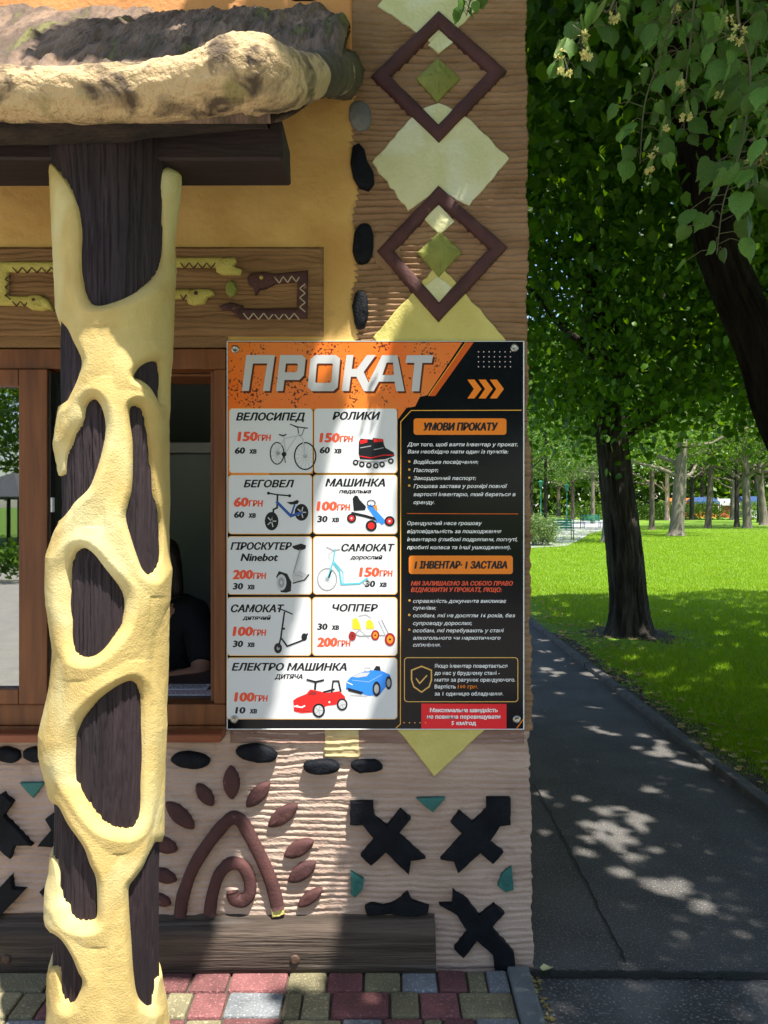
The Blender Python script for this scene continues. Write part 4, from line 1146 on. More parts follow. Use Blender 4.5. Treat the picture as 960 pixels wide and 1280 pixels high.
a.out('kick_scooter_picture', c6_)
a = Art()                                            # child's scooter
a.disc(*A3(295, 306), 5.0, 'ink', 5.5, 6.4); a.disc(*A3(296, 306), 2.0, 'grey', 6, 2.6); a.disc(*A3(438, 245), 3.6, 'ink', 5.5, 4.8)
a.line(S3([(298, 300), (310, 250), (330, 110)]), 2.0, 'ink', 6); a.line(S3([(295, 88), (340, 105), (372, 120)]), 1.5, 'ink', 6.2); a.line(S3([(312, 250), (345, 295), (430, 262), (455, 228)]), 2.0, 'ink', 6)
a.line(S3([(318, 200), (328, 200)]), 2.6, 'ink', 6.2)
a.out('child_scooter_picture', c7)
a = Art()                                            # chopper cart
for q in ([(700, 150), (722, 138), (738, 165), (748, 205), (700, 200)], [(775, 160), (795, 148), (812, 165), (820, 200), (775, 200)]): a.poly(S3(q), 'yellow', 5.5)
a.line(S3([(690, 215), (740, 240), (830, 235), (880, 235)]), 1.3, 'grey', 6); a.line(S3([(735, 130), (775, 122), (800, 140)]), .8, 'grey', 6); a.line(S3([(845, 155), (885, 240)]), 1.8, 'silver', 6); a.line(S3([(860, 150), (905, 240)]), .9, 'grey', 6)
a.line(S3([(690, 250), (740, 205), (790, 250)]), .7, 'grey', 6)
for x, y, r in ((700, 240, 4.6), (825, 235, 5.2), (905, 258, 6.6)):
    X, Y = A3(x, y); a.disc(X, Y, r, 'dred', 6.5, r * 1.25); a.disc(X, Y, r * .6, 'orange', 7, r * .8); a.disc(X, Y, r * .22, 'ink', 7.4)
a.out('chopper_picture', c8)
a = Art()                                            # red ride-on car
a.poly(S3([(378, 590), (400, 575), (450, 555), (470, 530), (520, 540), (560, 550), (630, 540), (660, 570), (662, 590), (640, 610), (560, 620), (500, 655), (420, 660), (382, 650)]), 'cherry', 5.4)
a.poly(S3([(455, 560), (478, 538), (510, 545), (500, 562)]), 'dred', 6); a.line(S3([(385, 622), (425, 628), (440, 620)]), 1.6, 'white', 6.2); a.line(S3([(384, 645), (470, 650)]), 1.0, 'dred', 6.2)
a.line(S3([(455, 478), (500, 490), (542, 480)]), 2.4, 'ink', 6.5); a.line(S3([(500, 490), (497, 528)]), 2.6, 'ink', 6.5); a.line(S3([(588, 545), (595, 485), (625, 485), (637, 540)]), 2.0, 'ink', 6.4); a.line(S3([(545, 545), (600, 530)]), 2.2, 'ink', 6.4)
for x, y, r in ((517, 645, 8.0), (645, 612, 6.8)):
    X, Y = A3(x, y); a.disc(X, Y, r, 'ink', 7, r * 1.12); a.disc(X, Y, r * .68, 'silver', 7.3, r * .8)
    for k in range(5): t = 2 * math.pi * k / 5; a.line([(X, Y), (X + r * .6 * math.cos(t), Y + r * .7 * math.sin(t))], .8, 'grey', 7.6)
a.disc(*A3(400, 622), 1.5, 'white', 6.6); a.disc(*A3(575, 600), 1.3, 'pinkish', 6.2)
a.out('red_car_picture', c9)
a = Art()                                            # blue car
a.poly(S3([(668, 490), (690, 465), (740, 440), (800, 425), (860, 430), (905, 450), (912, 490), (880, 520), (850, 560), (790, 565), (720, 545), (665, 530)]), 'bblue', 5.4)
a.poly(S3([(700, 462), (745, 440), (795, 438), (780, 458), (730, 466)]), 'lgrey', 6); a.poly(S3([(815, 425), (830, 402), (850, 405), (855, 430)]), 'ink', 6); a.ring(*A3(782, 420), 4.4, .9, 'lgrey', 6.2, ry=3)
a.poly(S3([(672, 520), (760, 545), (750, 558), (680, 540)]), 'ink', 6.2); a.line(S3([(672, 492), (700, 505)]), 1.0, 'white', 6.3); a.line(S3([(690, 560), (780, 568)]), .8, 'grey', 6.2); a.line(S3([(700, 480), (790, 490), (860, 450)]), .8, 'skyb', 6.2)
for x, y, rx, ry in ((832, 528, 5.0, 9.6), (898, 495, 4.0, 8.6)): X, Y = A3(x, y); a.disc(X, Y, rx, 'ink', 6.5, ry); a.disc(X, Y, rx * .6, 'grey', 6.8, ry * .6)
a.out('blue_car_picture', c9)

# right-hand column of the board
K1 = 170 / 960
B1 = lambda x, y: (490 + x * K1, 420 + y * K1)
B2 = lambda x, y: (490 + x * K1, 630 + y * K1)
B3 = lambda x, y: (490 + x * K1, 740 + y * K1)
a = Art()
for i in range(7):
    for j in range(4): a.disc(*B1(610 + i * 37.6, 112 + j * 35), 0.75, 'pinkish', 2, n=8)
a.out('dot_grid', sign)
a = Art()
for i in range(3):
    x = i * 79
    p = [B1(x + u, v) for u, v in ((532, 308), (582, 308), (632, 374), (582, 441), (532, 441), (578, 374))]
    a.poly([p[0], p[1], p[2], p[5]], 'orange', 2); a.poly([p[5], p[2], p[3], p[4]], 'orange', 2)
a.out('chevrons', sign, 'three orange chevrons pointing right')
a = Art()
a.line([B1(912, 524), B1(135, 526), B1(62, 605), (500.5, 905), (495, 910)], 1.0, 'amber', 2)
a.line([B2(107, 67), B2(888, 70)], 1.0, 'dorange', 2)
a.line([B3(928, 895), B3(878, 966)], 1.2, 'orange', 2)
a.out('border_line', sign)
for (q, s, x0, x1, yb, cap) in (((517, 523, 633, 543.5), 'УМОВИ ПРОКАТУ', 530, 622, 538, 9.5), ((511, 694.5, 641, 717.5), '1 ІНВЕНТАР· 1 ЗАСТАВА', 518.5, 633.5, 710.5, 9)):
    a = Art(); a.poly(rrect(*q, 3.5), 'orange', 2); bo = a.out('banner', sign)
    a = Art(); text(a, s, x0, x1, yb, cap, 'ink', 3, 0.055, 0.2); a.out('lettering', bo)
a = Art()
def para(L, cap=4.6, m='white', fn=None, bold=0.0, sh=0.22):
    for s, u0, u1, y in L:
        X0, Y = fn(u0, y); X1, _ = fn(u1, y)
        text(a, s, X0, X1, Y, cap, m, 2, bold, sh, res=1)
para([('Для того, щоб взяти інвентар у прокат,', 107, 888, 778), ('Вам необхідно мати один із пунктів:', 110, 822, 829), ('Водійське посвідчення;', 152, 610, 902), ('Паспорт;', 152, 328, 960), ('Закордонний паспорт;', 152, 594, 1016),
      ('Грошова застава у розмірі повної', 152, 815, 1072), ('вартості інвентарю, який береться в', 152, 872, 1130), ('оренду.', 152, 300, 1186)], fn=B1, bold=0.016)
para([('Орендуючий несе грошову', 107, 635, 148), ('відповідальність за пошкодження', 107, 772, 205), ('інвентарю (глибокі подряпини, погнуті,', 107, 885, 262), ('пробиті колеса та інші ушкодження).', 107, 838, 318)], fn=B2, bold=0.016)
para([('справжність документа викликає', 148, 806, 76), ('сумніви;', 148, 312, 124), ('особам, які не досягли 16 років, без', 148, 868, 178), ('супроводу дорослих;', 148, 566, 232), ('особам, які перебувають у стані', 148, 790, 284), ('алкогольного чи наркотичного', 148, 766, 336), ("сп'яніння.", 148, 342, 386)], fn=B3, bold=0.016)
for fn, L in ((B1, ((122, 886), (122, 943), (122, 1000), (122, 1056))), (B3, ((124, 59), (122, 162), (122, 266)))):
    for x, y in L: a.disc(*fn(x, y), 1.5, 'amber', 2, n=10)
a.out('conditions_text', sign, 'white slanted conditions text on black')
a = Art()
for s, x0, x1, y in (('МИ ЗАЛИШАЄМО ЗА СОБОЮ ПРАВО', 135, 852, 575), ('ВІДМОВИТИ У ПРОКАТІ, ЯКЩО:', 135, 775, 620)):
    X0, Y = B2(x0, y); X1, _ = B2(x1, y); text(a, s, X0, X1, Y, 5.4, 'red', 2, 0.035, 0.22, res=1)
a.out('warning_text', sign, 'red slanted capitals on black')
a = Art(); x0, y0 = B3(88, 463); x1, y1 = B3(888, 774); a.line(rrect(x0, y0, x1, y1, 4), 1.0, 'gold', 2, True); bo = a.out('notice_frame', sign)
a = Art(); sh = [B3(*p) for p in ((208, 524), (278, 552), (278, 620), (262, 668), (208, 706), (154, 668), (138, 620), (138, 552))]; a.line(sh, 1.7, 'gold', 3, True); a.line([B3(172, 612), B3(195, 645), B3(245, 590)], 1.6, 'gold', 3)
a.out('shield_mark', bo, 'golden shield with a tick')
a = Art()
for s, u0, u1, y in (('Якщо інвентар повертається', 300, 815, 534), ('до нас у брудному стані -', 300, 760, 584), ('миття за рахунок орендуючого.', 300, 870, 632), ('Вартість', 300, 450, 680), ('за 1 одиницю обладнання.', 300, 785, 730)):
    X0, Y = B3(u0, y); X1, _ = B3(u1, y); text(a, s, X0, X1, Y, 4.7, 'white', 3, 0.014, 0.05, res=1)
X0, Y = B3(464, 680); text(a, '100 грн.', X0, B3(606, 0)[0], Y, 4.7, 'orange', 3, 0.01, 0.05, res=1)
a.out('lettering', bo)
a = Art(); a.poly([B3(207, 787), B3(808, 790), B3(808, 966), B3(207, 964)], 'banner', 2); bo = a.out('speed_banner', sign, 'red speed limit banner')
a = Art()
for s, u0, u1, y in (('Максимальна швидкість', 268, 745, 847), ('не повинна перевищувати', 248, 764, 893), ('5 км/год', 420, 592, 938)):
    X0, Y = B3(u0, y); X1, _ = B3(u1, y); text(a, s, X0, X1, Y, 5.0, 'white', 3, 0.035, 0.05, res=1)
for i in range(5): a.disc(*B3(85 + i * 38, 922), 0.8, 'amber', 3, n=8)
a.out('lettering', bo)
for px_, py_ in ((294, 436.5), (643, 435), (293, 899), (646, 899)):
    V, Fc = [], []
    for k, (rr, hh) in enumerate(((5.2, 0), (5.0, .003), (3.6, .0048), (3.2, .0052), (2.6, .0034), (0.01, .0034))):
        for j in range(14): t = 2 * math.pi * j / 14; V.append((PX(px_ + rr * math.cos(t), SD), SD - hh - .0004, PZ(py_ + rr * math.sin(t), SD)))
    for r_ in range(5):
        for j in range(14): Fc.append((r_ * 14 + j, r_ * 14 + (j + 1) % 14, (r_ + 1) * 14 + (j + 1) % 14, (r_ + 1) * 14 + j))
    mesh('screw', V, Fc, M['steel'], sign, True)
bpy.data.objects.remove(_co); bpy.data.curves.remove(_cv)
# ================================================================== GROUND
def sheet(name, pts, z, m, kind='structure'):
    o = mesh(name, [(x, y, z) for x, y in pts], [tuple(range(len(pts)))], m, None, org=(pts[0][0], pts[0][1], z))
    return tag(o, kind=kind)
tag(sheet('ground', [(-600, -600), (600, -600), (600, 900), (-600, 900)], -0.062, M['grass_ground']))
tag(sheet('plaza', [(-14, -16), (9, -16), (9, 2.2), (0.5, 2.2), (0.42, 2.60), (-14, 2.60)], -0.028, M['plaza']))
KX = 2.0                                     # kerb between the path and the lawn
path = tag(sheet('asphalt_path', [(0.40, 2.63), (KX, 2.63), (KX, 34), (0.40, 34)], -0.012, M['asphalt']))
tag(sheet('coarse_path', [(0.45, -1.2), (6.2, -1.2), (6.2, 2.66), (0.45, 2.66)], -0.016, M['asphalt2']))
# tar joint across the path and the long crack
def strip(name, pts, w, z, m, seed, h=0.0):
    P_ = catmull(pts, 40); V, Fc = [], []
    for i, p in enumerate(P_):
        a = P_[max(i - 1, 0)]; b = P_[min(i + 1, len(P_) - 1)]; t = (b - a) / np.hypot(*(b - a)); nn = np.array([-t[1], t[0]])
        c = p + nn * 0.006 * float(fbm(i * 0.35, seed, 0, 7, 3)) * (2 if w < .02 else 1)
        ww = w * (1 + 0.35 * float(vnoise(i * 0.9, seed, 0, 8)))
        for s in (-1, 0, 1): V.append((c[0] + nn[0] * s * ww / 2, c[1] + nn[1] * s * ww / 2, z + (h if s == 0 else 0)))
    for i in range(len(P_) - 1):
        for s in (0, 1): Fc.append((i * 3 + s, i * 3 + s + 1, (i + 1) * 3 + s + 1, (i + 1) * 3 + s))
    return tag(mesh(name, V, Fc, m, None, True, org=(P_[0][0], P_[0][1], z)), kind='structure')
strip('tar_joint', [(0.50, 2.640), (0.9, 2.635), (1.6, 2.625), (3.0, 2.60), (6.2, 2.56)], 0.042, -0.008, M['tar'], 3, 0.004)
strip('path_crack', [G(666, 978), (0.868, 4.0), (0.864, 3.4), G(783, 1199)], 0.009, -0.009, M['tar'], 5, -0.002)

# lawn as a slightly uneven sheet with a ragged near edge
nx, ny = 130, 170
gx = np.linspace(0, 1, nx)[None, :].repeat(ny, 0); gy = np.linspace(0, 1, ny)[:, None].repeat(nx, 1)
LY = 2.66 + (gy ** 2.2) * 110
LX = KX + 0.07 + (gx ** 1.8) * 70
LZ = 0.004 + 0.022 * fbm(LX * 1.2, LY * 1.2, 0, 101, 3) + np.clip((LX - KX) * 0.04, 0, 0.03) + 0.0003 * np.maximum(LY - 30, 0)
lawn = tag(grid('lawn', LX, LY, LZ, M['grass_ground'], None, org=(KX, 2.66, 0)), kind='structure')
# bare earth along the kerb
nx, ny = 12, 90
ex = np.linspace(0, 1, nx)[None, :].repeat(ny, 0); ey = np.linspace(3.1, 9.5, ny)[:, None].repeat(nx, 1)
wid = 0.26 + 0.12 * vnoise(ey * 1.3, 0, 0, 111) + 0.08 * vnoise(ey * 5, 0, 0, 112)
EX = KX + 0.066 + ex * wid
EZ = 0.012 + 0.016 * fbm(EX * 9, ey * 9, 0, 113, 3) - 0.05 * np.clip((ex - 0.8) / 0.2, 0, 1)
tag(grid('bare_earth', EX, ey, EZ + 0.008, M['soil'], None, org=(KX, 3.1, 0)), kind='structure')
# kerb stones beside the lawn
kerb = bpy.data.objects.new('path_kerb', None); link(kerb, None, (KX, 2.66, 0)); kerb.location = (KX, 2.66, 0); kerb['kind'] = 'structure'
y = 2.66; first = None; k = 0
while y < 33:
    L = 1.0 if y < 14 else 2.5
    jx = 0.004 * math.sin(k * 2.3); jz = 0.004 * math.sin(k * 1.7)
    box('kerb_stone', KX + jx, KX + 0.075 + jx, y + 0.004, y + L - 0.004, -0.09, 0.030 + jz, M['kerb'], kerb, 0.010, 0.002, 2)
    y += L; k += 1
# edging along the paving
edge = bpy.data.objects.new('paving_edging', None); link(edge, None, (0.46, 2.65, 0)); edge.location = (0.46, 2.65, 0); edge['kind'] = 'structure'
M['edging'] = mat('blue_grey_edging', (0.17, 0.185, 0.19), 0.85, (0.12, 0.13, 0.13), 8, 8, 0.3, 0.6, 110, c3=(0.24, 0.25, 0.23), n3=14, f3=(0.6, 0.7))
for i in range(4):
    y1 = 2.652 - i * 0.52
    box('edging_stone', 0.425, 0.498, y1 - 0.512, y1, -0.10, 0.012 - 0.002 * i, M['edging'], edge, 0.008, 0.001, 2)
# coloured pavers
paving = tag(sheet('paving', [(-3.3, 0.9), (0.42, 0.9), (0.42, 2.66), (-3.3, 2.66)], -0.014, M['sand']))
def paver(x0, x1, y0, y1, c, dz):
    g_ = 0.0035
    return box('paver', x0 + g_, x1 - g_, y0 + g_, y1 - g_, -0.05, 0.0 + dz, M['paver_' + c], paving, 0.0085, 0.0016, 2)
rows = [(2.532, 2.648), (2.402, 2.530), (2.272, 2.400)]
cx6 = lambda x, d: PX(180 + x * .521, d)
r1 = [(205, 'olive'), (345, 'red'), (440, 'olive'), (527, 'red'), (617, 'olive'), (705, 'grey'), (775, 'red'), (822, 'olive'), (888, 'grey')]
r2 = [(110, 'tan'), (195, 'red'), (332, 'grey'), (378, 'olive'), (448, 'olive'), (590, 'red'), (661, 'olive'), (757, 'red'), (905, 'olive')]
r3 = [(90, 'red'), (180, 'olive'), (325, 'red'), (473, 'olive'), (573, 'grey'), (672, 'red'), (720, 'olive'), (800, 'red'), (920, 'grey')]
pr = random.Random(5)
for (y0, y1), R_ in zip(rows, (r1, r2, r3)):
    d = (y0 + y1) / 2
    for (xa, _), (xb, c) in zip(R_[:-1], R_[1:]):
        x0 = cx6(xa, d); x1 = min(cx6(xb, d), 0.422)
        if x1 - x0 > 0.02: paver(x0, x1, y0, y1, c, pr.uniform(-.002, .002))
    x = cx6(R_[0][0], d)
    while x > -3.2:
        w = pr.choice((0.13, 0.13, 0.17, 0.195, 0.085)); c = pr.choice(('red', 'olive', 'grey', 'tan', 'tan', 'red', 'olive'))
        paver(x - w, x, y0, y1, c, pr.uniform(-.002, .002)); x -= w
y = 2.270
while y > 1.0:
    x = 0.422
    while x > (-3.2 if y > 2.0 else -1.9):
        w = pr.choice((0.13, 0.17, 0.195, 0.10)); c = pr.choice(('red', 'olive', 'grey', 'tan', 'red', 'olive'))
        paver(x - w, x, y - .128, y, c, pr.uniform(-.002, .002)); x -= w
    y -= 0.13
tag(sheet('far_path', [(3.4, 26.5), (7.0, 29.5), (9.3, 36), (11.4, 42.7), (15.2, 51), (21, 66), (27, 84), (17, 86), (12.5, 59), (8.4, 44), (4.6, 33)], 0.052, M['far_path']))

# ================================================================== GRASS AND LITTER
def blades(name, n, x0, x1, y0, y1, h0, h1, w, m, keep=None, z0=0.0, lab=None):
    # denser near the camera
    u = RNG.random(n); y = y0 + (u ** 1.9) * (y1 - y0)
    x = x0 + RNG.random(n) * (np.minimum(x1, np.maximum(x0 + 0.8, y * 0.62)) - x0)
    z = 0.004 + 0.022 * fbm(x * 1.2, y * 1.2, 0, 101, 3) + np.clip((x - KX) * 0.04, 0, 0.03)
    dens = fbm(x * 1.6, y * 1.6, 0, 121, 3)
    edge = np.clip((x - KX - 0.10) / 0.45, 0.0, 1)
    ok = RNG.random(n) < np.clip(edge * 1.2 + 0.12 + dens * 0.6, 0.08, 1)
    dt = np.hypot(x - 2.95, y - 9.3); ok &= RNG.random(n) < np.clip((dt - 0.35) / 0.9, 0.05, 1)
    z = z + 0.0003 * np.maximum(y - 30, 0); ok &= RNG.random(n) < np.clip((62 - y) / 30, 0, 1)
    x, y, z = x[ok], y[ok], z[ok]; n = len(x)
    h = (h0 + RNG.random(n) * (h1 - h0)) * (0.7 + 0.5 * np.clip(edge[ok], 0, 1)); a = RNG.random(n) * 2 * math.pi
    wl = w * (0.7 + y / 9)
    lean = h * (0.3 + 0.7 * RNG.random(n)); b = RNG.random(n) * 2 * math.pi
    V = np.zeros((n, 3, 3))
    V[:, 0] = np.stack([x - np.cos(a) * wl, y - np.sin(a) * wl, z - .004], 1)
    V[:, 1] = np.stack([x + np.cos(a) * wl, y + np.sin(a) * wl, z - .004], 1)
    V[:, 2] = np.stack([x + np.cos(b) * lean, y + np.sin(b) * lean, z + h], 1)
    o = mesh(name, V.reshape(-1, 3), np.arange(n * 3).reshape(-1, 3), m, None, org=(x0, y0, 0))
    return tag(o, lab, None, None, 'stuff')
blades('grass', 430000, KX + 0.05, 34, 2.8, 62, 0.018, 0.05, 0.0028, M['grass_blade'], lab='short mown green lawn grass beside the path')
def litter(name, spots, smin, smax, m, lab, kind='stuff'):
    V, Fc = [], []
    for (x, y, z) in spots:
        s = random.uniform(smin, smax); a = random.uniform(0, 6.28); c, sn_ = math.cos(a), math.sin(a)
        o = len(V)
        for (u, v, w) in ((-.5, 0, .1), (-.2, .38, .25), (.25, .3, .1), (.55, 0, .3), (.2, -.34, .2), (-.25, -.36, .05), (0, 0, -.02)):
            V.append((x + (u * c - v * sn_) * s, y + (u * sn_ + v * c) * s, z + 0.004 + w * s * random.uniform(.3, 1)))
        for i in range(6): Fc.append((o + i, o + (i + 1) % 6, o + 6))
    return tag(mesh(name, V, Fc, m, None, org=(spots[0][0], spots[0][1], 0)), lab, None, None, kind)
sp = []
for i in range(1700):
    y = 3.0 + random.random() ** 1.6 * 12
    x = KX + 0.10 + min(random.expovariate(1.1), (y * .6 - KX) if y > 4 else 1)
    sp.append((x, y, 0.035 if x > KX + .3 else 0.026))
litter('leaf_litter', sp, 0.025, 0.075, M['litter'], 'fallen yellow and brown leaves strewn over lawn edge')
sp = [(random.uniform(0.55, 1.98), random.uniform(2.9, 9), -0.012) for i in range(26)]
litter('path_litter', sp, 0.010, 0.02, M['litter'], 'tiny dry bits scattered on the dark asphalt')
sp = [(0.50 + random.uniform(0, 0.03), random.uniform(2.2, 2.62), -0.012) for i in range(60)]
litter('edge_litter', sp, 0.008, 0.02, M['litter'], 'dry crumbs caught beside the paving edging')
lx, ly = G(683, 1211)
o = litter('fallen_leaf', [(lx, ly, -0.004)], 0.042, 0.046, mat('pale_yellow_leaf', (0.62, 0.60, 0.28), 0.6), 'pale yellow fallen leaf lying at the kiosk corner on asphalt', 'thing'); o['category'] = 'leaf'

# ================================================================== FOLIAGE: gaps cut in the crowns to lay out sun patches
DAP = []  # hand-placed sun spots, each opened as a hole in the leaves
def c7(x, y): return (640 + x * .3907, 780 + y * .3907)
for (x, y, r) in ((110, 140, .11), (150, 152, .10), (180, 262, .06), (262, 266, .06), (242, 300, .06), (258, 328, .06), (350, 285, .05), (292, 340, .05), (425, 352, .05), (480, 372, .06), (395, 390, .05), (475, 392, .06), (490, 410, .07), (452, 410, .06), (540, 438, .05), (600, 450, .06), (330, 348, .04),
                  (448, 523, .055), (95, 536, .05), (212, 550, .045), (166, 568, .035), (298, 592, .06), (350, 582, .05), (232, 632, .055), (300, 642, .085), (330, 650, .06), (410, 612, .07), (395, 628, .05), (345, 660, .045), (272, 664, .045), (322, 682, .05), (388, 690, .035), (240, 680, .04),
                  (232, 722, .05), (385, 738, .045), (468, 720, .03), (362, 786, .055), (455, 830, .075), (495, 842, .06), (525, 852, .05), (505, 816, .03), (548, 830, .03), (630, 890, .03), (612, 902, .03), (745, 983, .02), (100, 662, .03), (420, 645, .04), (345, 710, .03), (190, 668, .03), (70, 290, .05), (130, 243, .04)):
    gx_, gy_ = G(*c7(x, y)); DAP.append((gx_, gy_, r))
def wallab(px, py):
    X, Z = PX(px, D), PZ(py, D); return X - SX * Z, D + SY * Z
for (px_, py_, r) in ((447, 405, .030), (456, 388, .022), (505, 345, .035), (508, 385, .03), (485, 405, .03), (549, 405, .018), (572, 262, .02), (612, 265, .014), (549, 300, .02), (585, 322, .014), (400, 470, .05), (468, 450, .045), (455, 475, .05), (438, 500, .05), (450, 545, .055), (432, 570, .05),
                      (416, 590, .05), (440, 610, .06), (410, 630, .05), (455, 640, .04), (428, 660, .06), (405, 655, .04), (420, 690, .08), (450, 700, .06), (395, 700, .05), (465, 680, .03), (470, 720, .05), (400, 460, .03)):
    DAP.append((*wallab(px_, py_), r * 1.5))
for (X_, Y_, Z_, r) in ((-.42, 2.5, 3.15, .05), (-.62, 2.3, 2.98, .05), (-.50, 2.1, 2.85, .05), (-.30, 2.66, 3.36, .07), (-.80, 2.4, 3.1, .06), (-.16, 2.6, 3.3, .05), (-.72, 2.67, 3.4, .09), (-.5, 2.67, 3.4, .07)):
    DAP.append((X_ - SX * Z_, Y_ + SY * Z_, r))
_sr = random.Random(77)
SHAFT = [(_sr.uniform(-0.2, 6.0), _sr.uniform(6.5, 13.6), _sr.uniform(.04, .10), _sr.uniform(2.9, 6.5)) for _ in range(760)]  # random holes in the upper leaves, made to light the leaves below
SA = (np.array([2.60, 2.69, 2.78, 2.93, 2.99, 3.08, 3.16, 3.22]), np.array([-0.23, -0.22, -0.20, -0.29, -0.25, -0.24, -0.30, -0.38]))
def sunlit(x, y, z, g=0.035):
    """True where leaves are left out so a chosen sun patch gets through, in coordinates carried along the sun's rays to the ground"""
    a = x - SX * z; b = y + SY * z
    n = 0.05 * vnoise(a * 5, b * 5, 0, 131)
    up = 0.0055 * np.maximum(z - 4, 0)                     # gaps widen upwards like the sun's cone
    g = g + up
    lit = (b < 2.63) & (a < -0.42 + n + g)
    lit |= (b >= 2.60) & (b < 2.98) & (a < -0.94 + n + g)
    lit |= (b >= 2.98) & (b < 6) & (a < -1.66 + 5 * n + g)
    lit |= (b >= 2.58 - g) & (b < 3.26 + n + g) & (a > -0.60 - g) & (a < np.interp(b, *SA) + 0.4 * n + g)
    lit |= (b > 13.4 + 0.9 * vnoise(a * 0.45, 3, 0, 132) + 0.35 * vnoise(a * 2.2, b * 2, 0, 133))
    for (u, v, r, zt) in SHAFT: lit |= ((a - u) ** 2 + (b - v) ** 2 < r * r) & (z > zt)
    for (u, v, r) in DAP: lit |= ((a - u) ** 2 + (b - v) ** 2 < (r * 0.62 + 0.020 + up) ** 2)
    return lit

def leafmesh(name, P_, size, m, parent, org=None, hexa=False, down=0.5, margin=0.0):
    n = len(P_)
    size = size * (0.7 + 0.6 * RNG.random(n))
    u = RNG.normal(size=(n, 3)); u[:, 2] -= down; u /= np.linalg.norm(u, axis=1)[:, None]
    w = RNG.normal(size=(n, 3)); v = np.cross(u, w); v /= np.linalg.norm(v, axis=1)[:, None]
    nn = np.cross(u, v)
    s = size[:, None]
    if hexa:
        T = [(-.5, 0, 0), (-.22, .40, .10), (.18, .36, .08), (.55, 0, -.05), (.18, -.36, .08), (-.22, -.40, .10)]
        V = np.stack([P_ + u * s * a + v * s * b + nn * s * c for a, b, c in T], 1).reshape(-1, 3)
        base = np.arange(n)[:, None] * 6
        Fc = np.stack([base + np.array([[0, 1, 2, 3]]), base + np.array([[0, 3, 4, 5]])], 1).reshape(-1, 4)
    else:
        T = [(-.5, 0, 0), (0, .40, .12), (.55, 0, 0), (0, -.40, .12)]
        V = np.stack([P_ + u * s * a + v * s * b + nn * s * c for a, b, c in T], 1).reshape(-1, 3)
        base = np.arange(n)[:, None] * 4
        Fc = np.stack([base + np.array([[0, 1, 2]]), base + np.array([[0, 2, 3]])], 1).reshape(-1, 3)
    o = mesh(name, V, Fc, m, parent, org=org)
    o['kind'] = 'stuff'
    return o
def clumps(n, lo, hi, nc, spread, flat=1.0, shape=None):
    c = lo + RNG.random((nc, 3)) * (np.array(hi) - np.array(lo))
    if shape is not None: c = c[shape(c)]
    i = RNG.integers(0, len(c), n)
    return c[i] + RNG.normal(size=(n, 3)) * np.array([spread, spread, spread * flat])

def limb(p0, p1, r0, r1, seed, k=7, sag=0.1):
    p0, p1 = np.array(p0, float), np.array(p1, float); L = np.linalg.norm(p1 - p0)
    pts, rr = [], []
    for i in range(k + 1):
        t = i / k
        q = p0 + (p1 - p0) * t + L * sag * np.array([float(vnoise(t * 3, seed, 0, 5)), float(vnoise(t * 3, seed, 4, 6)), float(vnoise(t * 3, seed, 8, 7))]) * math.sin(t * math.pi)
        pts.append(tuple(q)); rr.append(r0 + (r1 - r0) * t)
    return tube_geo(pts, rr, 7, True, 0.15, seed)
def bark_trunk(name, path_, rad, m, parent, seed, ridges=0.10, n=48, sub=14, roots=0):
    c = catmull([(*p, r) for p, r in zip(path_, rad)], sub); N_ = len(c)
    th = np.linspace(0, 2 * math.pi, n, endpoint=False)[None, :].repeat(N_, 0)
    L = np.concatenate([[0], np.cumsum(np.linalg.norm(np.diff(c[:, :3], axis=0), axis=1))])[:, None].repeat(n, 1)
    r = c[:, 3][:, None]
    rel = 1 + ridges * (1 - 2.4 * np.abs(fbm(np.cos(th) * 4.5, np.sin(th) * 4.5, L * 1.6 + seed, seed, 4))) + 0.10 * vnoise(np.cos(th) * 1.2, np.sin(th) * 1.2, L * 0.8, seed + 5)
    if roots: rel = rel + roots * np.exp(-L / 0.22) * (0.6 + 0.8 * np.abs(vnoise(np.cos(th) * 1.9 + 3, np.sin(th) * 1.9, 0, seed + 8)))
    X = c[:, 0][:, None] + r * rel * np.cos(th); Y = c[:, 1][:, None] + r * rel * np.sin(th); Z = c[:, 2][:, None] + 0 * th
    return grid(name, X, Y, Z, m, parent, wrap=True)

# ------------------------------------------------------------------ near tree on the lawn
nt_ = thing('linden_tree', 'dark shaded linden on the near lawn, its trunk flaring into the grass beside the path', 'tree', (2.95, 9.3, 0))
def at9(px, py, d=9.3): return P(px, py, d)
bark_trunk('trunk', [at9(787, 812), at9(787, 795), at9(786, 760), at9(780, 690), at9(771, 610), at9(764, 540), at9(757, 470), at9(748, 380), at9(738, 250), at9(735, 120)], [.31, .235, .192, .178, .168, .160, .152, .16, .13, .09], M['bark'], nt_, 3, 0.22, 110, 34, 0.8)
gs = [limb(at9(764, 545), (4.3, 8.6, 4.0), .07, .02, 1), limb(at9(760, 500), (1.6, 8.9, 4.2), .07, .02, 2), limb(at9(752, 420), (4.6, 10.2, 5.2), .08, .02, 3), limb(at9(748, 390), (1.2, 9.6, 5.4), .07, .02, 4), limb(at9(742, 300), (3.6, 7.6, 6.2), .06, .02, 5), limb(at9(740, 260), (2.2, 11, 6.6), .06, .02, 6),
      limb(at9(766, 560), (5.2, 9.6, 3.3), .05, .012, 7), limb(at9(757, 480), (3.4, 7.0, 3.9), .05, .012, 8)]
for q_ in gs: mesh('limb', *q_, M['bark'], nt_, True)
n_r, n_t = 16, 60
mr_ = np.linspace(0, 1, n_r)[:, None].repeat(n_t, 1); mt_ = np.linspace(0, 2 * math.pi, n_t, endpoint=False)[None, :].repeat(n_r, 0)
mR = mr_ * (0.75 + 0.30 * vnoise(np.cos(mt_) * 1.8, np.sin(mt_) * 1.8, 0, 171))
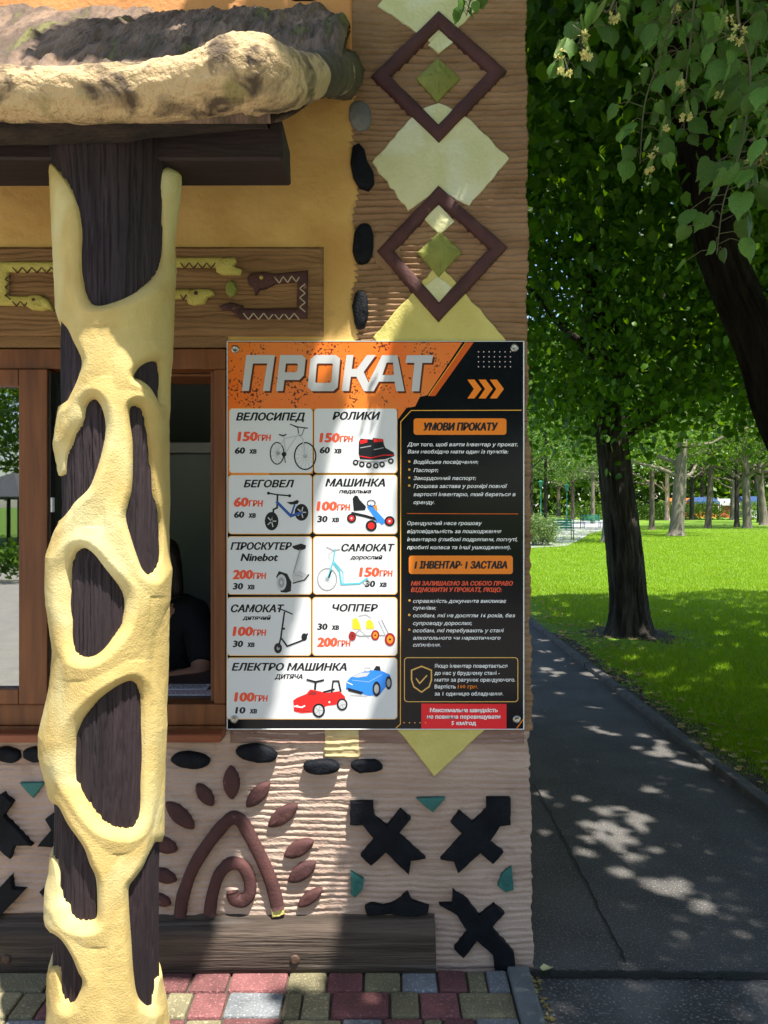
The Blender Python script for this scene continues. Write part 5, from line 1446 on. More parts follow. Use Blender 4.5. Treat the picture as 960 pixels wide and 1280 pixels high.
mX, mY = 2.97 + mR * np.cos(mt_), 9.3 + mR * np.sin(mt_)
tag(grid('tree_foot_earth', mX, mY, 0.004 + 0.085 * (1 - mr_) ** 1.4 + 0.02 * fbm(mX * 5, mY * 5, 0, 172, 4) + 0.012 - 0.04 * np.clip((mr_ - .85) / .15, 0, 1), M['soil'], None, wrap=True, org=(2.95, 9.3, 0)), kind='structure')
def nshape(c):
    dx, dy, dz = (c[:, 0] - 3.2) / 3.9, (c[:, 1] - 9.3) / 3.7, (c[:, 2] - 6.0) / 4.2
    q = dx * dx + dy * dy + dz * dz
    low = 2.75 + 0.55 * np.abs(c[:, 0] - 2.95) ** 0.6 * 0 + 0.35 * vnoise(c[:, 0] * 1.1, c[:, 1] * 1.1, 0, 141)
    return (q < 1) & (c[:, 2] > low) & ((c[:, 0] > 2.1) | (c[:, 2] > 6.2) | (RNG.random(len(c)) < 0.5))
P_ = clumps(170000, (-0.9, 5.4, 2.2), (7.3, 13.2, 10.4), 2600, 0.30, 0.9, nshape)
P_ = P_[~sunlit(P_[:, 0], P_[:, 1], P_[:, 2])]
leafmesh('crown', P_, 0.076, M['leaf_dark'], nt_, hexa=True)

# ------------------------------------------------------------------ big leaning linden whose crown covers the path and the kiosk corner
bt = thing('linden_tree', 'big nearly black leaning tree at upper right with blossoming sprays hanging down', 'tree', (4.0, 5.0, 0))
d5 = 5.0
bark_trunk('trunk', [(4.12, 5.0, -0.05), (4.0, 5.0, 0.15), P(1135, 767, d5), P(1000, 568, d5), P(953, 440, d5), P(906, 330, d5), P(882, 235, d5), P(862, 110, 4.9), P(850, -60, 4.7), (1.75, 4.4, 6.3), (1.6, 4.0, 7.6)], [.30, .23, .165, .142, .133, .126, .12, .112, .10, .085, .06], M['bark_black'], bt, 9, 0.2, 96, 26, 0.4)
gs = [limb(P(872, 160, 4.95), (0.9, 3.2, 5.6), .10, .03, 11, 9), limb(P(862, 100, 4.9), (3.8, 3.4, 5.4), .09, .03, 12, 9), limb(P(855, 0, 4.8), (2.4, 1.4, 6.2), .10, .03, 13, 9), limb((1.9, 4.6, 5.4), (0.4, 1.8, 6.4), .08, .02, 14, 9),
      limb((1.8, 4.5, 6.0), (3.6, 6.4, 7.4), .07, .02, 15), limb(P(880, 220, 5.0), (4.6, 5.2, 5.0), .08, .02, 16), limb((2.4, 1.4, 6.2), (1.9, -1.2, 6.2), .04, .015, 17), limb((0.9, 3.2, 5.6), (0.1, 1.2, 5.4), .04, .012, 18)]
for q_ in gs: mesh('limb', *q_, M['bark_black'], bt, True)
def bshape(c):
    x, y, z = c[:, 0], c[:, 1], c[:, 2]
    q = ((x - 2.8) / 4.6) ** 2 + ((y - 3.6) / 5.2) ** 2 + ((z - 6.6) / 3.4) ** 2
    low = 3.55 + 0.35 * vnoise(x * 0.9, y * 0.9, 0, 151) + np.where(y > 4.5, -0.25, 0.15)
    return (q < 1) & (z > low)
P_ = clumps(150000, (-1.6, -1.6, 3.2), (7.4, 8.8, 10.0), 2400, 0.26, 0.8, bshape)
P_ = P_[(P_[:, 2] > 3.3)]
P_ = P_[~sunlit(P_[:, 0], P_[:, 1], P_[:, 2])]
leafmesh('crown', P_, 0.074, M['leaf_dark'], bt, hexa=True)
# sheet of leaves added out of view to throw shade on the kiosk corner
n = 42000
a_ = RNG.uniform(-1.95, 0.75, n); b_ = RNG.uniform(2.55, 4.1, n); z_ = RNG.uniform(4.3, 6.6, n)
P_ = np.stack([a_ + SX * z_, b_ - SY * z_, z_], 1)
P_ = P_[~sunlit(P_[:, 0], P_[:, 1], P_[:, 2])]
leafmesh('corner_shade_leaves', P_, 0.10, M['leaf_dark'], bt)
n = 60000  # second leaf sheet, added to keep path and near lawn in shade
a_ = RNG.uniform(-0.3, 7.5, n); b_ = RNG.uniform(0.4, 14.5, n); z_ = RNG.uniform(4.3, 6.8, n)
P_ = np.stack([a_ + SX * z_, b_ - SY * z_, z_], 1)
P_ = P_[~sunlit(P_[:, 0], P_[:, 1], P_[:, 2])]
leafmesh('path_shade_leaves', P_, 0.12, M['leaf_dark'], bt)

# hanging sprays with single leaves and blossom
def leaf_shape(seed):
    r = random.Random(seed)
    prof = [(0, 0), (-.10, .12), (-.09, .26), (.02, .38), (.16, .455), (.32, .46), (.48, .425), (.62, .35), (.74, .26), (.85, .16), (.96, .07), (1.13, 0)]
    V = []; up = []; lo = []
    curl = r.uniform(.10, .34); cup = r.uniform(.05, .45); tw = r.uniform(-.2, .2)
    def z(a, b): return -cup * abs(b) ** 1.3 - curl * a * a + tw * a * b + 0.02 * math.sin(a * 19) * abs(b) * 2
    V.append((0, 0, 0)); V.append((1.13, 0, z(1.13, 0)))
    for i, (a, b) in enumerate(prof[1:-1]):
        t = .018 if i % 2 else -.012
        for sgn, L in ((1, up), (-1, lo)):
            bb = b * r.uniform(.95, 1.05) + t; L.append(len(V)); V.append((a, sgn * bb, z(a, bb)))
    mid = []
    for a in (.12, .34, .56, .78, .96): mid.append(len(V)); V.append((a, 0, z(a, 0) + .025))
    Fs = []
    for L, s_ in ((up, 1), (lo, -1)):
        for i in range(len(L) - 1):
            m_ = [mid[0], mid[0], mid[0], mid[1], mid[1], mid[2], mid[2], mid[3], mid[4]][i]; m2 = [mid[0], mid[0], mid[1], mid[1], mid[2], mid[2], mid[3], mid[4], mid[4]][i]
            f = (m_, L[i], L[i + 1]) if m_ == m2 else (m_, L[i], L[i + 1], m2)
            Fs.append(f if s_ > 0 else f[::-1])
        f = (0, L[0], mid[0]); Fs.append(f if s_ > 0 else f[::-1])
        f = (mid[4], L[-1], 1); Fs.append(f if s_ > 0 else f[::-1])
    me = bpy.data.meshes.new('leaf'); me.from_pydata(V, [], Fs); me.materials.append(M['leaf_near'])
    for p in me.polygons: p.use_smooth = True
    return me
LM = [leaf_shape(i) for i in range(8)]
def bract_mesh():
    V = []; Fs = []
    for i in range(6):
        t = i / 5; w = 0.13 * math.sin(math.pi * (0.12 + 0.80 * t)); z = -0.18 * math.sin(t * 2)
        V += [(t, -w, z), (t, 0, z + .03), (t, w, z)]
    for i in range(5):
        for j in (0, 1): Fs.append((i * 3 + j, i * 3 + j + 1, i * 3 + j + 4, i * 3 + j + 3))
    me = bpy.data.meshes.new('bract'); me.from_pydata(V, [], Fs); me.materials.append(M['bract']); return me
BM_ = bract_mesh()
def blossom_mesh(seed):
    r = random.Random(seed); V, Fs, mi = [], [], []
    for c in range(5):
        cx, cy, cz = r.uniform(-.30, .30), r.uniform(-.30, .30), r.uniform(-.25, .25)
        o = len(V); V += [(0, 0, 1.0), (.012, 0, 1.0), (cx + .012, cy, cz), (cx, cy, cz)]; Fs.append((o, o + 1, o + 2, o + 3)); mi.append(1)
        for k in range(16):
            a, e = r.uniform(0, 6.28), r.uniform(-1.2, 1.2); L = r.uniform(.14, .26)
            d = Vector((math.cos(a) * math.cos(e), math.sin(a) * math.cos(e), math.sin(e))); s = d.orthogonal().normalized() * .035
            o = len(V); p = Vector((cx, cy, cz)); V += [tuple(p - s), tuple(p + s), tuple(p + d * L + s * 1.3), tuple(p + d * L - s * 1.3)]; Fs.append((o, o + 1, o + 2, o + 3)); mi.append(0)
    me = bpy.data.meshes.new('blossom'); me.from_pydata(V, [], Fs); me.materials.append(M['blossom']); me.materials.append(M['twig'])
    me.polygons.foreach_set('material_index', mi); return me
BL = [blossom_mesh(i) for i in range(3)]
hr = random.Random(21)
def put(me, name, parent, loc, direction, normal, s):
    o = bpy.data.objects.new(name, me); COL.objects.link(o); o.parent = parent
    x = Vector(direction).normalized(); n_ = Vector(normal); n_ = (n_ - x * n_.dot(x)).normalized(); y_ = n_.cross(x)
    mt = Matrix((x, y_, n_)).transposed().to_4x4()
    o.matrix_local = Matrix.Translation(Vector(loc) - ORG[parent.name]) @ mt @ Matrix.Scale(s, 4)
    ORG[o.name] = ORG[parent.name]
    return o
def spray(parent, path_px, d, nleaf, size, anchor, blossoms=(), spread=.07, facing=0.6, start=0.0):
    pts = [Vector(anchor)] + [Vector(P(x, y, d + hr.uniform(-.04, .04))) for x, y in path_px]
    c = catmull([tuple(p) for p in pts], 6)
    b = tube('hanging_branch', [tuple(p) for p in c], list(np.linspace(.0045, .0013, len(c))), M['twig'], parent, 6)
    m = len(c)
    nleaf = int(nleaf * 1.8)
    i0 = 6
    for k in range(nleaf):
        t = i0 + (m - 1 - i0) * (start + (1 - start) * (k + .5) / nleaf); i = int(t); f = t - i
        p = Vector(c[i]) * (1 - f) + Vector(c[min(i + 1, m - 1)]) * f
        side = -1 if k % 2 else 1
        off = Vector((side * hr.uniform(.2, 1) * spread, hr.uniform(-1, 1) * spread * .7, hr.uniform(-.3, .25) * spread))
        q = p + off
        dirn = Vector((side * hr.uniform(0, .8), hr.uniform(-.6, .6), -1))
        nrm = Vector((hr.uniform(-1.6, 1.6), -facing - hr.random() * .6, hr.uniform(-.3, 1.0)))
        put(hr.choice(LM), 'leaf', b, q, dirn, nrm, size * hr.uniform(.40, .82))
        v_, f_ = tube_geo([tuple(p), tuple((p + q) / 2 + Vector((0, 0, .012))), tuple(q)], .0011, 4, False)
        PET[0].append((v_, f_))
    for (x, y, s) in blossoms:
        q = Vector(P(x, y, d - .05 + hr.uniform(-.02, .02)))
        put(hr.choice(BL), 'blossom', b, q, (hr.uniform(-1, 1), hr.uniform(-1, 1), hr.uniform(-.3, .3)), (hr.uniform(-.3, .3), hr.uniform(-.3, .3), 1), s * 1.5)
        put(BM_, 'bract', b, q + Vector((hr.uniform(-.02, .02), .012, s * 2.0)), (hr.uniform(-.7, .7), hr.uniform(-.2, .4), -1), (hr.uniform(-.9, .9), -1, .5), .055)
    return b
PET = [[]]
spray(bt, [(775, -30), (748, 15), (722, 55), (706, 88)], 1.9, 9, .066, (0.8, 2.2, 3.9), [(730, 45, .030), (733, 68, .031), (706, 90, .027), (768, 27, .030), (701, 66, .022)], .055)
spray(bt, [(850, -40), (828, 60), (806, 130), (800, 205)], 2.2, 15, .078, (1.0, 2.5, 4.1), [(833, 160, .020), (858, 146, .026), (818, 190, .030), (812, 215, .024), (850, 105, .020)], .085, start=.1)
spray(bt, [(872, -30), (862, 60), (856, 120), (855, 165)], 2.35, 12, .075, (1.2, 2.7, 4.1), [(845, 10, .028), (853, 110, .024)], .085)
spray(bt, [(925, -40), (938, 90), (925, 190), (905, 250), (896, 318)], 2.0, 22, .082, (1.3, 2.4, 4.0), [(921, 43, .034), (912, 28, .022)], .085, start=.05)
spray(bt, [(985, -20), (968, 90), (955, 170), (948, 205)], 2.1, 17, .084, (1.4, 2.5, 4.1), [(952, 198, .034), (935, 205, .02)], .09)
spray(bt, [(902, -40), (908, 30), (900, 85), (906, 120)], 2.45, 13, .078, (1.3, 2.8, 4.2), [(900, 118, .022)], .09)
spray(bt, [(820, -40), (822, 0), (846, 20), (850, 40)], 2.5, 11, .078, (1.1, 2.8, 4.2), [], .10)
spray(bt, [(985, 60), (978, 120), (972, 180), (958, 235)], 1.85, 12, .078, (1.2, 2.2, 3.9), [], .07)
spray(bt, [(950, -40), (890, -10), (868, 30), (880, 70)], 2.6, 14, .080, (1.5, 3.0, 4.2), [], .12)
spray(bt, [(965, -40), (960, 10), (945, 60), (952, 120)], 2.5, 14, .080, (1.5, 3.0, 4.2), [], .12)
spray(bt, [(612, -70), (598, -30), (588, 0), (583, 20)], 2.25, 7, .050, (0.6, 2.4, 3.8), [], .03, start=.45)
v_, f_ = join(PET[0]); mesh('leaf_stalk', v_, f_, M['twig'], bt)['kind'] = 'stuff'

# ================================================================== PARK BEYOND
def park_tree(px, py, w, H_, cr, m, lm, label, lean=0.0, nl=5200, low=2.6, ls=0.17, fork=True, group='trees across the sunny park'):
    x, y = G(px, py); r = w * y / F / 2
    seed = int(px * 7 + py)
    z0 = 0.03 + 0.0003 * max(y - 30, 0)
    t = thing('park_tree', label, 'tree', (x, y, z0), group)
    bark_trunk('trunk', [(x, y, z0 - .05), (x, y, z0 + .25), (x + lean * .4, y, 1.5), (x + lean, y, 3.5), (x + lean * 1.6, y, H_ * .55), (x + lean * 1.8, y, H_ * .8)], [r * 1.45, r * 1.12, r, r * .9, r * .6, r * .25], m, t, seed, 0.08, 20, 5, .2)
    gs = []
    rr = random.Random(seed)
    for k in range(7):
        a = rr.uniform(0, 6.28); z = rr.uniform(2.9, H_ * .5)
        gs.append(limb((x + lean, y, z), (x + lean + math.cos(a) * cr * .75, y + math.sin(a) * cr * .75, z + rr.uniform(.8, 2.8)), r * .42, .03, seed + k, 5))
    for q_ in gs: mesh('limb', *q_, m, t, True)
    def shp(c):
        q = ((c[:, 0] - x - lean) / cr) ** 2 + ((c[:, 1] - y) / cr) ** 2 + ((c[:, 2] - (H_ + low) / 2) / ((H_ - low) / 2)) ** 2
        return (q < 1) & (q > .15) & (RNG.random(len(c)) < .8)
    P_ = clumps(nl, (x - cr, y - cr, low), (x + cr, y + cr, H_), 260, 0.38, .75, shp)
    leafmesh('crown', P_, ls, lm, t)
    return t
MB_, MP, MM = M['bark'], M['bark_pale'], M['bark_mid']
LL, LD, LP = M['leaf_light'], M['leaf_dark'], M['leaf_pale']
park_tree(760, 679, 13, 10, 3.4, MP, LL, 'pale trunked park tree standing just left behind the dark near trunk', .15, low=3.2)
park_tree(815, 663, 6, 11, 4.2, MM, LL, 'slim brownish park tree right of the dark near trunk', 0, low=3.6)
park_tree(846, 670.5, 15, 12, 4.6, MP, LL, 'thickest pale grey park tree in the middle of the sunny lawn', .2, 6500, 3.4)
park_tree(885, 661, 7, 12, 4.6, MM, LL, 'slender park tree midway between the thick pale trunk and the frame edge', .2, low=3.7)
park_tree(921, 659.5, 5.5, 12, 4.5, MB_, LL, 'thin dark park tree directly left of a pale trunk', 0, low=4.0)
park_tree(934, 661, 9, 13, 5, MP, LL, 'pale brown park tree second from the right edge of the lawn', -.1, low=4.0)
park_tree(955, 657.5, 9, 16, 5, MP, LP, 'tall pale bare trunked park tree at the right edge of the lawn', -.3, low=7.0)
park_tree(949, 654, 5, 14, 4.5, MB_, LL, 'dark thin park tree tucked behind the tall pale one at right', 0, low=4.5)
park_tree(834, 651, 5, 14, 5.5, mat('pinkish_bark', (0.36, 0.25, 0.19), 0.9), LL, 'pinkish far trunk seen between slim and thick pale trees', 0, low=5.0, ls=.22)
park_tree(916, 650.5, 6, 15, 5.5, MP, LL, 'far pale trunk standing before the bright stalls', 0, low=5.0, ls=.22)
park_tree(865, 650.5, 5, 15, 5.5, MB_, LL, 'far dark trunk right behind the thick pale tree', 0, low=5.0, ls=.22)
park_tree(741, 655, 4.5, 12, 5, MP, LP, 'pale far trunk at the end of the light path', 0, low=4.2, ls=.22)
park_tree(682, 662, 4, 11, 4.4, MB_, LP, 'thin dark tree left of the light path beyond the bush', 0, low=3.2)
park_tree(664, 664, 4, 10, 4, MB_, LD, 'dark leafy tree showing at the very corner of the kiosk', 0, low=2.8)
park_tree(716, 650.5, 4, 12, 5, MM, LP, 'far brownish tree over the left side of the light path', 0, low=3.6, ls=.22)
park_tree(1010, 662, 10, 15, 6, MP, LL, 'park tree just outside the right edge reaching in with its crown', 0, low=3.8)
for (px_, py_, H_, cr_, lab) in ((698, 646.5, 23, 8.5, 'tall far tree closing the view above the lamp posts'), (775, 645, 26, 9.5, 'tall far tree closing the view behind the near trunk'), (878, 645, 26, 9.5, 'tall far tree closing the view above the blue awning'), (945, 646, 24, 9, 'tall far tree closing the view at the right'), (640, 646, 23, 9, 'tall far tree hidden largely by the kiosk corner')):
    park_tree(px_, py_, 5, H_, cr_, MM, LL, lab, 0, 14000, 3.0, .42, group='tall trees at the back of the park')
# solid green distance
P_ = clumps(95000, (-60, 128, 0), (150, 150, 0.5), 2400, 2.2)
P_[:, 2] = RNG.random(len(P_)) ** 0.9 * (30 + 5 * vnoise(P_[:, 0] / 9, 0, 0, 161))
o = leafmesh('distant_woodland', P_, 1.15, LL, None, org=(0, 130, 0)); o['label'] = 'far green wood closing the park behind every tree'
# flowering hedge in front of the stalls
P_ = clumps(9000, (20, 84, 0.1), (52, 88, 1.7), 160, 0.55, .6); P_[:, 2] = np.clip(P_[:, 2], .05, 2)
o = leafmesh('far_hedge', P_, .22, LL, None, org=(20, 84, 0)); tag(o, 'low green hedge at the far end of the sunny lawn', 'hedge', None, 'thing')
# pale bush by the path
bx, by = G(672, 683)
bush = thing('bush', 'pale yellow-green round bush at the kiosk edge beside the light path', 'bush', (bx, by, 0.03))
P_ = clumps(5200, (bx - .75, by - .7, .25), (bx + .62, by + .7, 1.05), 90, .13)
o = leafmesh('leaves', P_, .075, M['leaf_pale'], bush)
mesh('stem', *join([limb((bx + random.uniform(-.2, .2), by, .02), (bx + random.uniform(-.6, .6), by + random.uniform(-.4, .4), .7), .02, .008, k) for k in range(9)]), MM, bush)

# benches, lamp posts, fence, stalls
def bench(px, py, w, lab):
    x, y = G(px, py); t = thing('bench', lab, 'bench', (x, y, .055), 'green park benches by the light path')
    z = .055
    for k in range(5):
        box('slat', x - w / 2, x + w / 2, y + .02 + k * .09, y + .09 + k * .09, z + .42, z + .45, M['green_metal'], t, .004)
    for k in range(4): box('slat', x - w / 2, x + w / 2, y + .48 + k * .02, y + .50 + k * .02, z + .50 + k * .11, z + .59 + k * .11, M['green_metal'], t, .004)
    for s in (-1, 1):
        v, f = join([tube_geo([(x + s * w * .42, y + .03, z), (x + s * w * .42, y + .03, z + .42), (x + s * w * .42, y + .45, z + .42), (x + s * w * .42, y + .55, z + .95)], .02, 6), tube_geo([(x + s * w * .42, y + .45, z), (x + s * w * .42, y + .45, z + .42)], .02, 6)])
        mesh('leg', v, f, M['dark_metal'], t)
bench(706, 676.5, 0.95, 'nearer green bench beside the light path left of the lawn')
bench(741, 661.5, 1.3, 'farther green bench along the light path')
def lamp(px, py, H_, lab, m):
    x, y = G(px, py); t = thing('lamp_post', lab, 'lamp post', (x, y, .03), 'green lamp posts beside the light path')
    tube('pole', [(x, y, .03), (x, y, .4), (x, y, .41), (x, y, H_)], [.11, .09, .055, .045], m, t, 8)
    v, f = tube_geo([(x, y, H_), (x, y, H_ + .06), (x, y, H_ + .10), (x, y, H_ + .42), (x, y, H_ + .48), (x, y, H_ + .60)], [.05, .16, .12, .19, .26, .03], 8)
    mesh('lantern', v, f, m, t)
lamp(708.5, 655, 2.9, 'dark green lamp post with a lantern, right one beside the path', M['green_metal'])
lamp(676, 655, 3.2, 'thin green lamp post close to the kiosk corner', M['green_metal'])
x0, y0 = G(663, 668)
fence = thing('low_fence', 'low dark metal fence left of the light path', 'fence', (x0, y0, .03))
for k in range(7):
    x, y = x0 + k * .85, y0 + k * 1.5
    tube('fence_post', [(x, y, 0), (x, y, .95)], .03, M['dark_metal'], fence, 6)
for z in (.85, .45): tube('rail', [(x0, y0, z), (x0 + 6 * .85, y0 + 9, z)], .018, M['dark_metal'], fence, 5)
def stall(px, py, w, h, m_roof, m_side, lab):
    x, y = G(px, py); t = thing('market_stall', lab, 'stall', (x, y, .03), 'bright stalls at the far end of the park')
    bm = bmesh.new()
    z1 = h - .6
    vs = [bm.verts.new(p) for p in ((x - w / 2, y - .8, z1), (x + w / 2, y - .8, z1), (x + w / 2, y + 2, z1), (x - w / 2, y + 2, z1), (x - w * .4, y + .6, h), (x + w * .4, y + .6, h))]
    for f in ((0, 1, 5, 4), (1, 2, 5), (2, 3, 4, 5), (3, 0, 4)): bm.faces.new([vs[i] for i in f])
    bmesh.ops.solidify(bm, geom=bm.faces[:], thickness=.05)
    from_bm('awning', bm, m_roof, t)
    n = max(3, int(w / .8))
    for k in range(n): box('valance', x - w / 2 + k * w / n + .01, x - w / 2 + (k + 1) * w / n - .01, y - .83, y - .81, z1 - .28, z1 - .01, m_roof, t, 0)
    box('counter', x - w * .45, x + w * .45, y - .5, y + .1, .03, 1.0, m_side, t, .01)
    for sx_ in (-.46, .46):
        for yy in (-.7, 1.9): tube('pole', [(x + sx_ * w, y + yy, .03), (x + sx_ * w, y + yy, z1)], .04, M['white_trim'], t, 6)
    box('back_panel', x - w * .45, x + w * .45, y + 1.7, y + 1.75, .03, z1, m_side, t, 0)
stall(880, 647.5, 3.4, 2.7, M['blue_awning'], M['orange_panel'], 'stall with a blue awning and orange counter behind the thick pale trunk')
stall(909, 647.5, 2.6, 2.5, M['white_cloth'], M['red_panel'], 'stall with a white awning and red counter')
stall(938, 647.5, 2.6, 2.8, M['blue_awning'], M['white_cloth'], 'stall with a blue awning and white counter near the right edge')
stall(852, 647, 3.5, 2.6, M['orange_panel'], M['red_panel'], 'small stall with an orange canopy left of the blue one')

# ================================================================== WHAT THE WINDOW GLASS MIRRORS (behind the camera)
GX, GY = -15.6, -27.0
gz = thing('gazebo', 'open park gazebo with a grey shingle roof mirrored in the window glass', 'gazebo', (GX, GY, -.03))
bm = bmesh.new()
for k in range(6):
    a0, a1 = math.pi / 3 * k, math.pi / 3 * (k + 1)
    bm.faces.new([bm.verts.new(p) for p in ((GX + 3.2 * math.cos(a0), GY + 3.2 * math.sin(a0), 1.95), (GX + 3.2 * math.cos(a1), GY + 3.2 * math.sin(a1), 1.95), (GX, GY, 3.0))])
bmesh.ops.remove_doubles(bm, verts=bm.verts, dist=.001); bmesh.ops.solidify(bm, geom=bm.faces[:], thickness=.08)
from_bm('roof', bm, M['shingle'], gz)
for k in range(6): a0 = math.pi / 3 * k; tube('pole', [(GX + 2.8 * math.cos(a0), GY + 2.8 * math.sin(a0), -.03), (GX + 2.8 * math.cos(a0), GY + 2.8 * math.sin(a0), 2.0)], .09, M['plank'], gz, 8)
P_ = clumps(5000, (-12, -11.6, .05), (-4.5, -10.8, .75), 120, .13, .8)
hg = leafmesh('hedge', P_, .09, M['leaf_dark'], None, org=(-8, -11, 0)); tag(hg, 'low dark hedge mirrored in the window glass', 'hedge', None, 'thing')
def mirrored_tree(x, y, H_, cr, lab):
    t = thing('park_tree', lab, 'tree', (x, y, -.06), 'trees mirrored in the window glass')
    bark_trunk('trunk', [(x, y, -.1), (x, y, 1), (x, y, 3), (x, y, H_ * .8)], [.3, .22, .2, .06], MM, t, int(x * 3 + 90), .08, 16, 4)
    def shp(c): return ((c[:, 0] - x) / cr) ** 2 + ((c[:, 1] - y) / cr) ** 2 + ((c[:, 2] - H_ * .6) / (H_ * .42)) ** 2 < 1
    leafmesh('crown', clumps(7000, (x - cr, y - cr, H_ * .18), (x + cr, y + cr, H_), 160, .4, .8, shp), .24, LL, t)
for (x_, y_, h_, c_, lab_) in ((-17, -33, 11, 4.2, 'round tree right behind the gazebo, seen only in the window glass'), (-22, -36, 12, 4.8, 'broad tree left of the gazebo, seen only in the window glass'),
        (-13, -37, 13, 4.6, 'tree right of the gazebo, seen only in the window glass'), (-24, -26, 10, 4.0, 'tree farthest left in the window glass'),
        (-6, -24, 12, 4.6, 'tall tree on the plaza edge behind the viewer, left one'), (1.5, -17, 12, 4.4, 'tall tree straight behind the viewer'), (6.5, -13, 12, 4.6, 'tall tree behind the viewer on the right'),
        (11, -8, 12, 4.6, 'tall tree far right behind the viewer'), (-1.5, -26, 13, 5, 'second row tree behind the viewer'), (8, -22, 13, 5, 'second row tree behind the viewer on the right')):
    mirrored_tree(x_, y_, h_, c_, lab_)

# ================================================================== PERSON AND PAPERS IN THE KIOSK
person = thing('person', 'person in black clothes sitting behind the window counter, forearm resting on it', 'person', (-1.0, 3.35, .05))
def skin_body(name, J, E_, m, parent, sub=2, smooth=True):
    """J: name -> (x, y, z, r)"""
    names = list(J); me = bpy.data.meshes.new(name)
    me.from_pydata([Vector(J[k][:3]) - ORG[parent.name] for k in names], [(names.index(a), names.index(b)) for a, b in E_], [])
    o = bpy.data.objects.new(name, me); link(o, parent)
    md = o.modifiers.new('s', 'SKIN')
    for i, k in enumerate(names):
        r = J[k][3]; me.skin_vertices[0].data[i].radius = (r, r) if not isinstance(r, tuple) else r
    me.skin_vertices[0].data[0].use_root = True
    md2 = o.modifiers.new('d', 'SUBSURF'); md2.levels = md2.render_levels = sub
    me.materials.append(m)
    dg = bpy.context.evaluated_depsgraph_get(); dg.update()
    new = bpy.data.meshes.new_from_object(o.evaluated_get(dg))
    o.modifiers.clear(); o.data = new
    if not new.materials: new.materials.append(m)
    for p in new.polygons: p.use_smooth = True
    return o
X0 = -1.00
J = {'pelvis': (X0, 3.42, .60, .15), 'belly': (X0, 3.42, .78, .13), 'chest': (X0, 3.38, 1.00, .15), 'neck0': (X0, 3.36, 1.19, .075), 'neck': (X0, 3.34, 1.26, .055), 'head': (X0, 3.32, 1.35, .085), 'crown': (X0, 3.33, 1.45, .07),
     'shR': (X0 + .17, 3.38, 1.13, .065), 'elR': (X0 + .245, 3.20, .895, .048), 'wrR': (X0 + .02, 3.03, .885, .030), 'paR': (X0 - .05, 3.00, .880, .030),
     'shL': (X0 - .17, 3.38, 1.13, .065), 'elL': (X0 - .25, 3.24, .90, .048), 'wrL': (X0 - .08, 3.08, .885, .030), 'paL': (X0 - .02, 3.06, .905, .028),
     'hiR': (X0 + .10, 3.40, .58, .11), 'knR': (X0 + .14, 3.0, .56, .075), 'anR': (X0 + .14, 3.08, .14, .045), 'toR': (X0 + .15, 2.96, .09, .035),
     'hiL': (X0 - .10, 3.40, .58, .11), 'knL': (X0 - .14, 3.0, .56, .075), 'anL': (X0 - .14, 3.08, .14, .045), 'toL': (X0 - .15, 2.96, .09, .035)}
E_ = [('pelvis', 'belly'), ('belly', 'chest'), ('chest', 'neck0'), ('neck0', 'neck'), ('neck', 'head'), ('head', 'crown'), ('chest', 'shR'), ('shR', 'elR'), ('elR', 'wrR'), ('wrR', 'paR'), ('chest', 'shL'), ('shL', 'elL'), ('elL', 'wrL'), ('wrL', 'paL'),
      ('pelvis', 'hiR'), ('hiR', 'knR'), ('knR', 'anR'), ('anR', 'toR'), ('pelvis', 'hiL'), ('hiL', 'knL'), ('knL', 'anL'), ('anL', 'toL')]
for s, pa, sg in (('R', J['paR'], -1), ('L', J['paL'], 1)):
    for k in range(5):
        if k == 4: b0 = (pa[0] + sg * .005, pa[1] - .03, pa[2], .009); b1 = (pa[0] + sg * .035, pa[1] - .05, pa[2] - .005, .008)
        else: b0 = (pa[0] + sg * .045, pa[1] - .025 + k * .017, pa[2] + .004, .0085); b1 = (pa[0] + sg * (.078 + (.008 if k in (1, 2) else 0)), pa[1] - .03 + k * .018, pa[2] - .012, .007)
        J[f'f{s}{k}a'] = b0; J[f'f{s}{k}b'] = b1; E_ += [('pa' + s, f'f{s}{k}a'), (f'f{s}{k}a', f'f{s}{k}b')]
body = skin_body('body', J, E_, M['skin'], person)
C_ = {'p': (X0, 3.42, .60, .165), 'b': (X0, 3.42, .78, .145), 'c': (X0, 3.38, 1.00, .165), 'n': (X0, 3.37, 1.16, .10), 'sR': (X0 + .175, 3.38, 1.12, .085), 'eR': (X0 + .235, 3.245, .965, .066), 'e2R': (X0 + .238, 3.215, .93, .062),
      'sL': (X0 - .175, 3.38, 1.12, .085), 'eL': (X0 - .245, 3.28, .97, .066), 'hR': (X0 + .10, 3.40, .58, .125), 'kR': (X0 + .14, 3.0, .56, .09), 'aR': (X0 + .14, 3.07, .22, .062), 'hL': (X0 - .10, 3.40, .58, .125), 'kL': (X0 - .14, 3.0, .56, .09), 'aL': (X0 - .14, 3.07, .22, .062)}
skin_body('clothing', C_, [('p', 'b'), ('b', 'c'), ('c', 'n'), ('c', 'sR'), ('sR', 'eR'), ('eR', 'e2R'), ('c', 'sL'), ('sL', 'eL'), ('p', 'hR'), ('hR', 'kR'), ('kR', 'aR'), ('p', 'hL'), ('hL', 'kL'), ('kL', 'aL')], M['cloth_black'], person)
H_ = {'a': (X0, 3.36, 1.47, .085), 'b': (X0, 3.40, 1.38, .10), 'c': (X0, 3.42, 1.24, .085), 'd': (X0 + .03, 3.43, 1.08, .07), 'e': (X0 + .05, 3.40, .98, .04), 'f': (X0 + .085, 3.35, 1.36, .035), 'g': (X0 + .10, 3.34, 1.20, .03), 'h': (X0 - .085, 3.35, 1.36, .035), 'i': (X0 - .10, 3.34, 1.20, .03)}
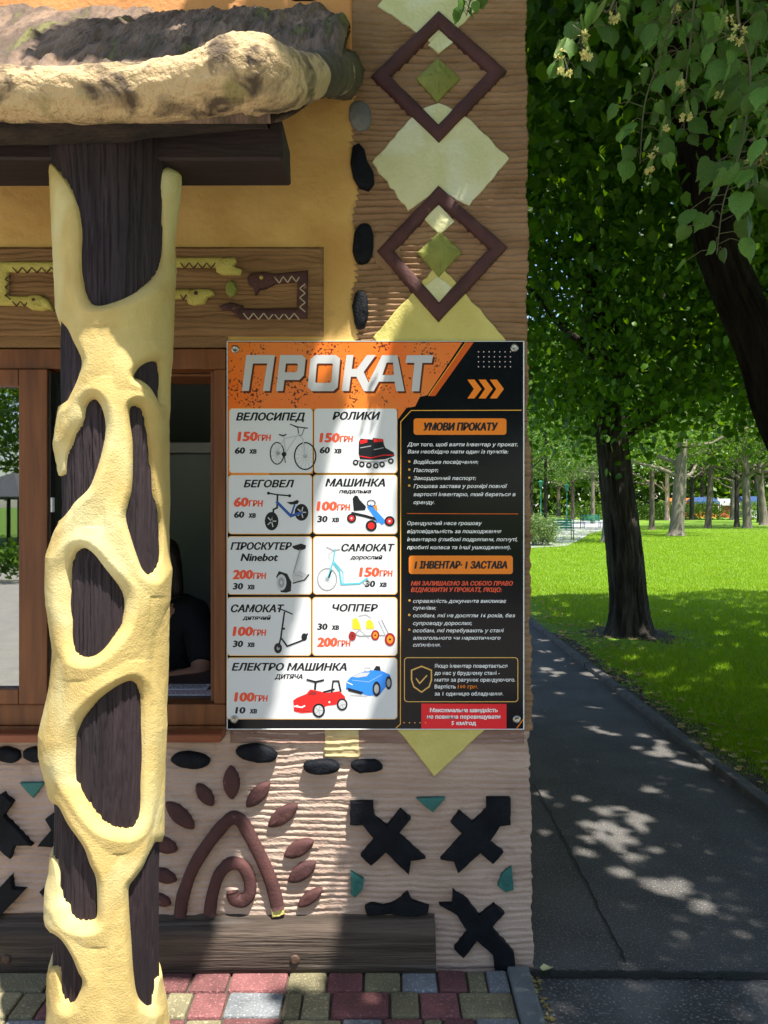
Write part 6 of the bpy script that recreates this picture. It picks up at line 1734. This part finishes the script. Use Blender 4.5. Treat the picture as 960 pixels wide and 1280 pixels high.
skin_body('hair', H_, [('a', 'b'), ('b', 'c'), ('c', 'd'), ('d', 'e'), ('b', 'f'), ('f', 'g'), ('b', 'h'), ('h', 'i')], M['hair'], person)
for s in (-1, 1): mesh('eye', *tube_geo([(X0 + s * .03, 3.235, 1.372), (X0 + s * .03, 3.245, 1.372)], [.008, .010], 8), M['ink_dark'], person)
mesh('nose', *tube_geo([(X0, 3.24, 1.375), (X0, 3.222, 1.345), (X0, 3.24, 1.335)], [.007, .013, .009], 8), M['skin'], person, True)
mesh('mouth', *tube_geo([(X0 - .02, 3.243, 1.312), (X0, 3.238, 1.312), (X0 + .02, 3.243, 1.312)], [.003, .005, .003], 6), mat('lip', (0.35, 0.10, 0.09), .5), person, True)
st = thing('stool', 'dark stool under the seated person inside the kiosk', 'stool', (X0, 3.45, .05))
mesh('seat', *tube_geo([(X0, 3.45, .42), (X0, 3.45, .46)], .18, 16), M['counter'], st)
for k in range(4): a0 = math.pi / 4 + k * math.pi / 2; tube('leg', [(X0 + .13 * math.cos(a0), 3.45 + .13 * math.sin(a0), .42), (X0 + .17 * math.cos(a0), 3.45 + .17 * math.sin(a0), .05)], .014, M['dark_metal'], st, 6)
# papers on the counter
def paper(px0, px1, y0, y1, z, lab, red):
    x0, x1 = PX(px0, y0), PX(px1, y0)
    t = box('price_list', x0, x1, y0, y1, z, z + .0015, M['paper'], None, 0, org=((x0 + x1) / 2, (y0 + y1) / 2, z)); tag(t, lab, 'paper')
    V, Fc = [], []
    for r_ in range(5):
        yy = y0 + (y1 - y0) * (.14 + r_ * .17); x = x0 + .012
        while x < x1 - .02:
            w_ = hr.uniform(.006, .02); o = len(V); V += [(x, yy, z + .0022), (x + w_, yy, z + .0022), (x + w_, yy + .006, z + .0022), (x, yy + .006, z + .0022)]; Fc.append((o, o + 1, o + 2, o + 3)); x += w_ + .005
    mesh('printing', V, Fc, red, t)
paper(196, 264, D + .09, D + .17, CZ + .0008, 'white sheet with rows of small red print on the counter', M['ink_red'])
paper(205, 258, D + .178, D + .26, CZ + .0008, 'sheet with a dark round picture on the counter behind the red printed one', M['ink_dark'])
paper(120, 190, D + .09, D + .20, CZ + .0008, 'white sheet on the counter largely hidden by the post', M['ink_dark'])
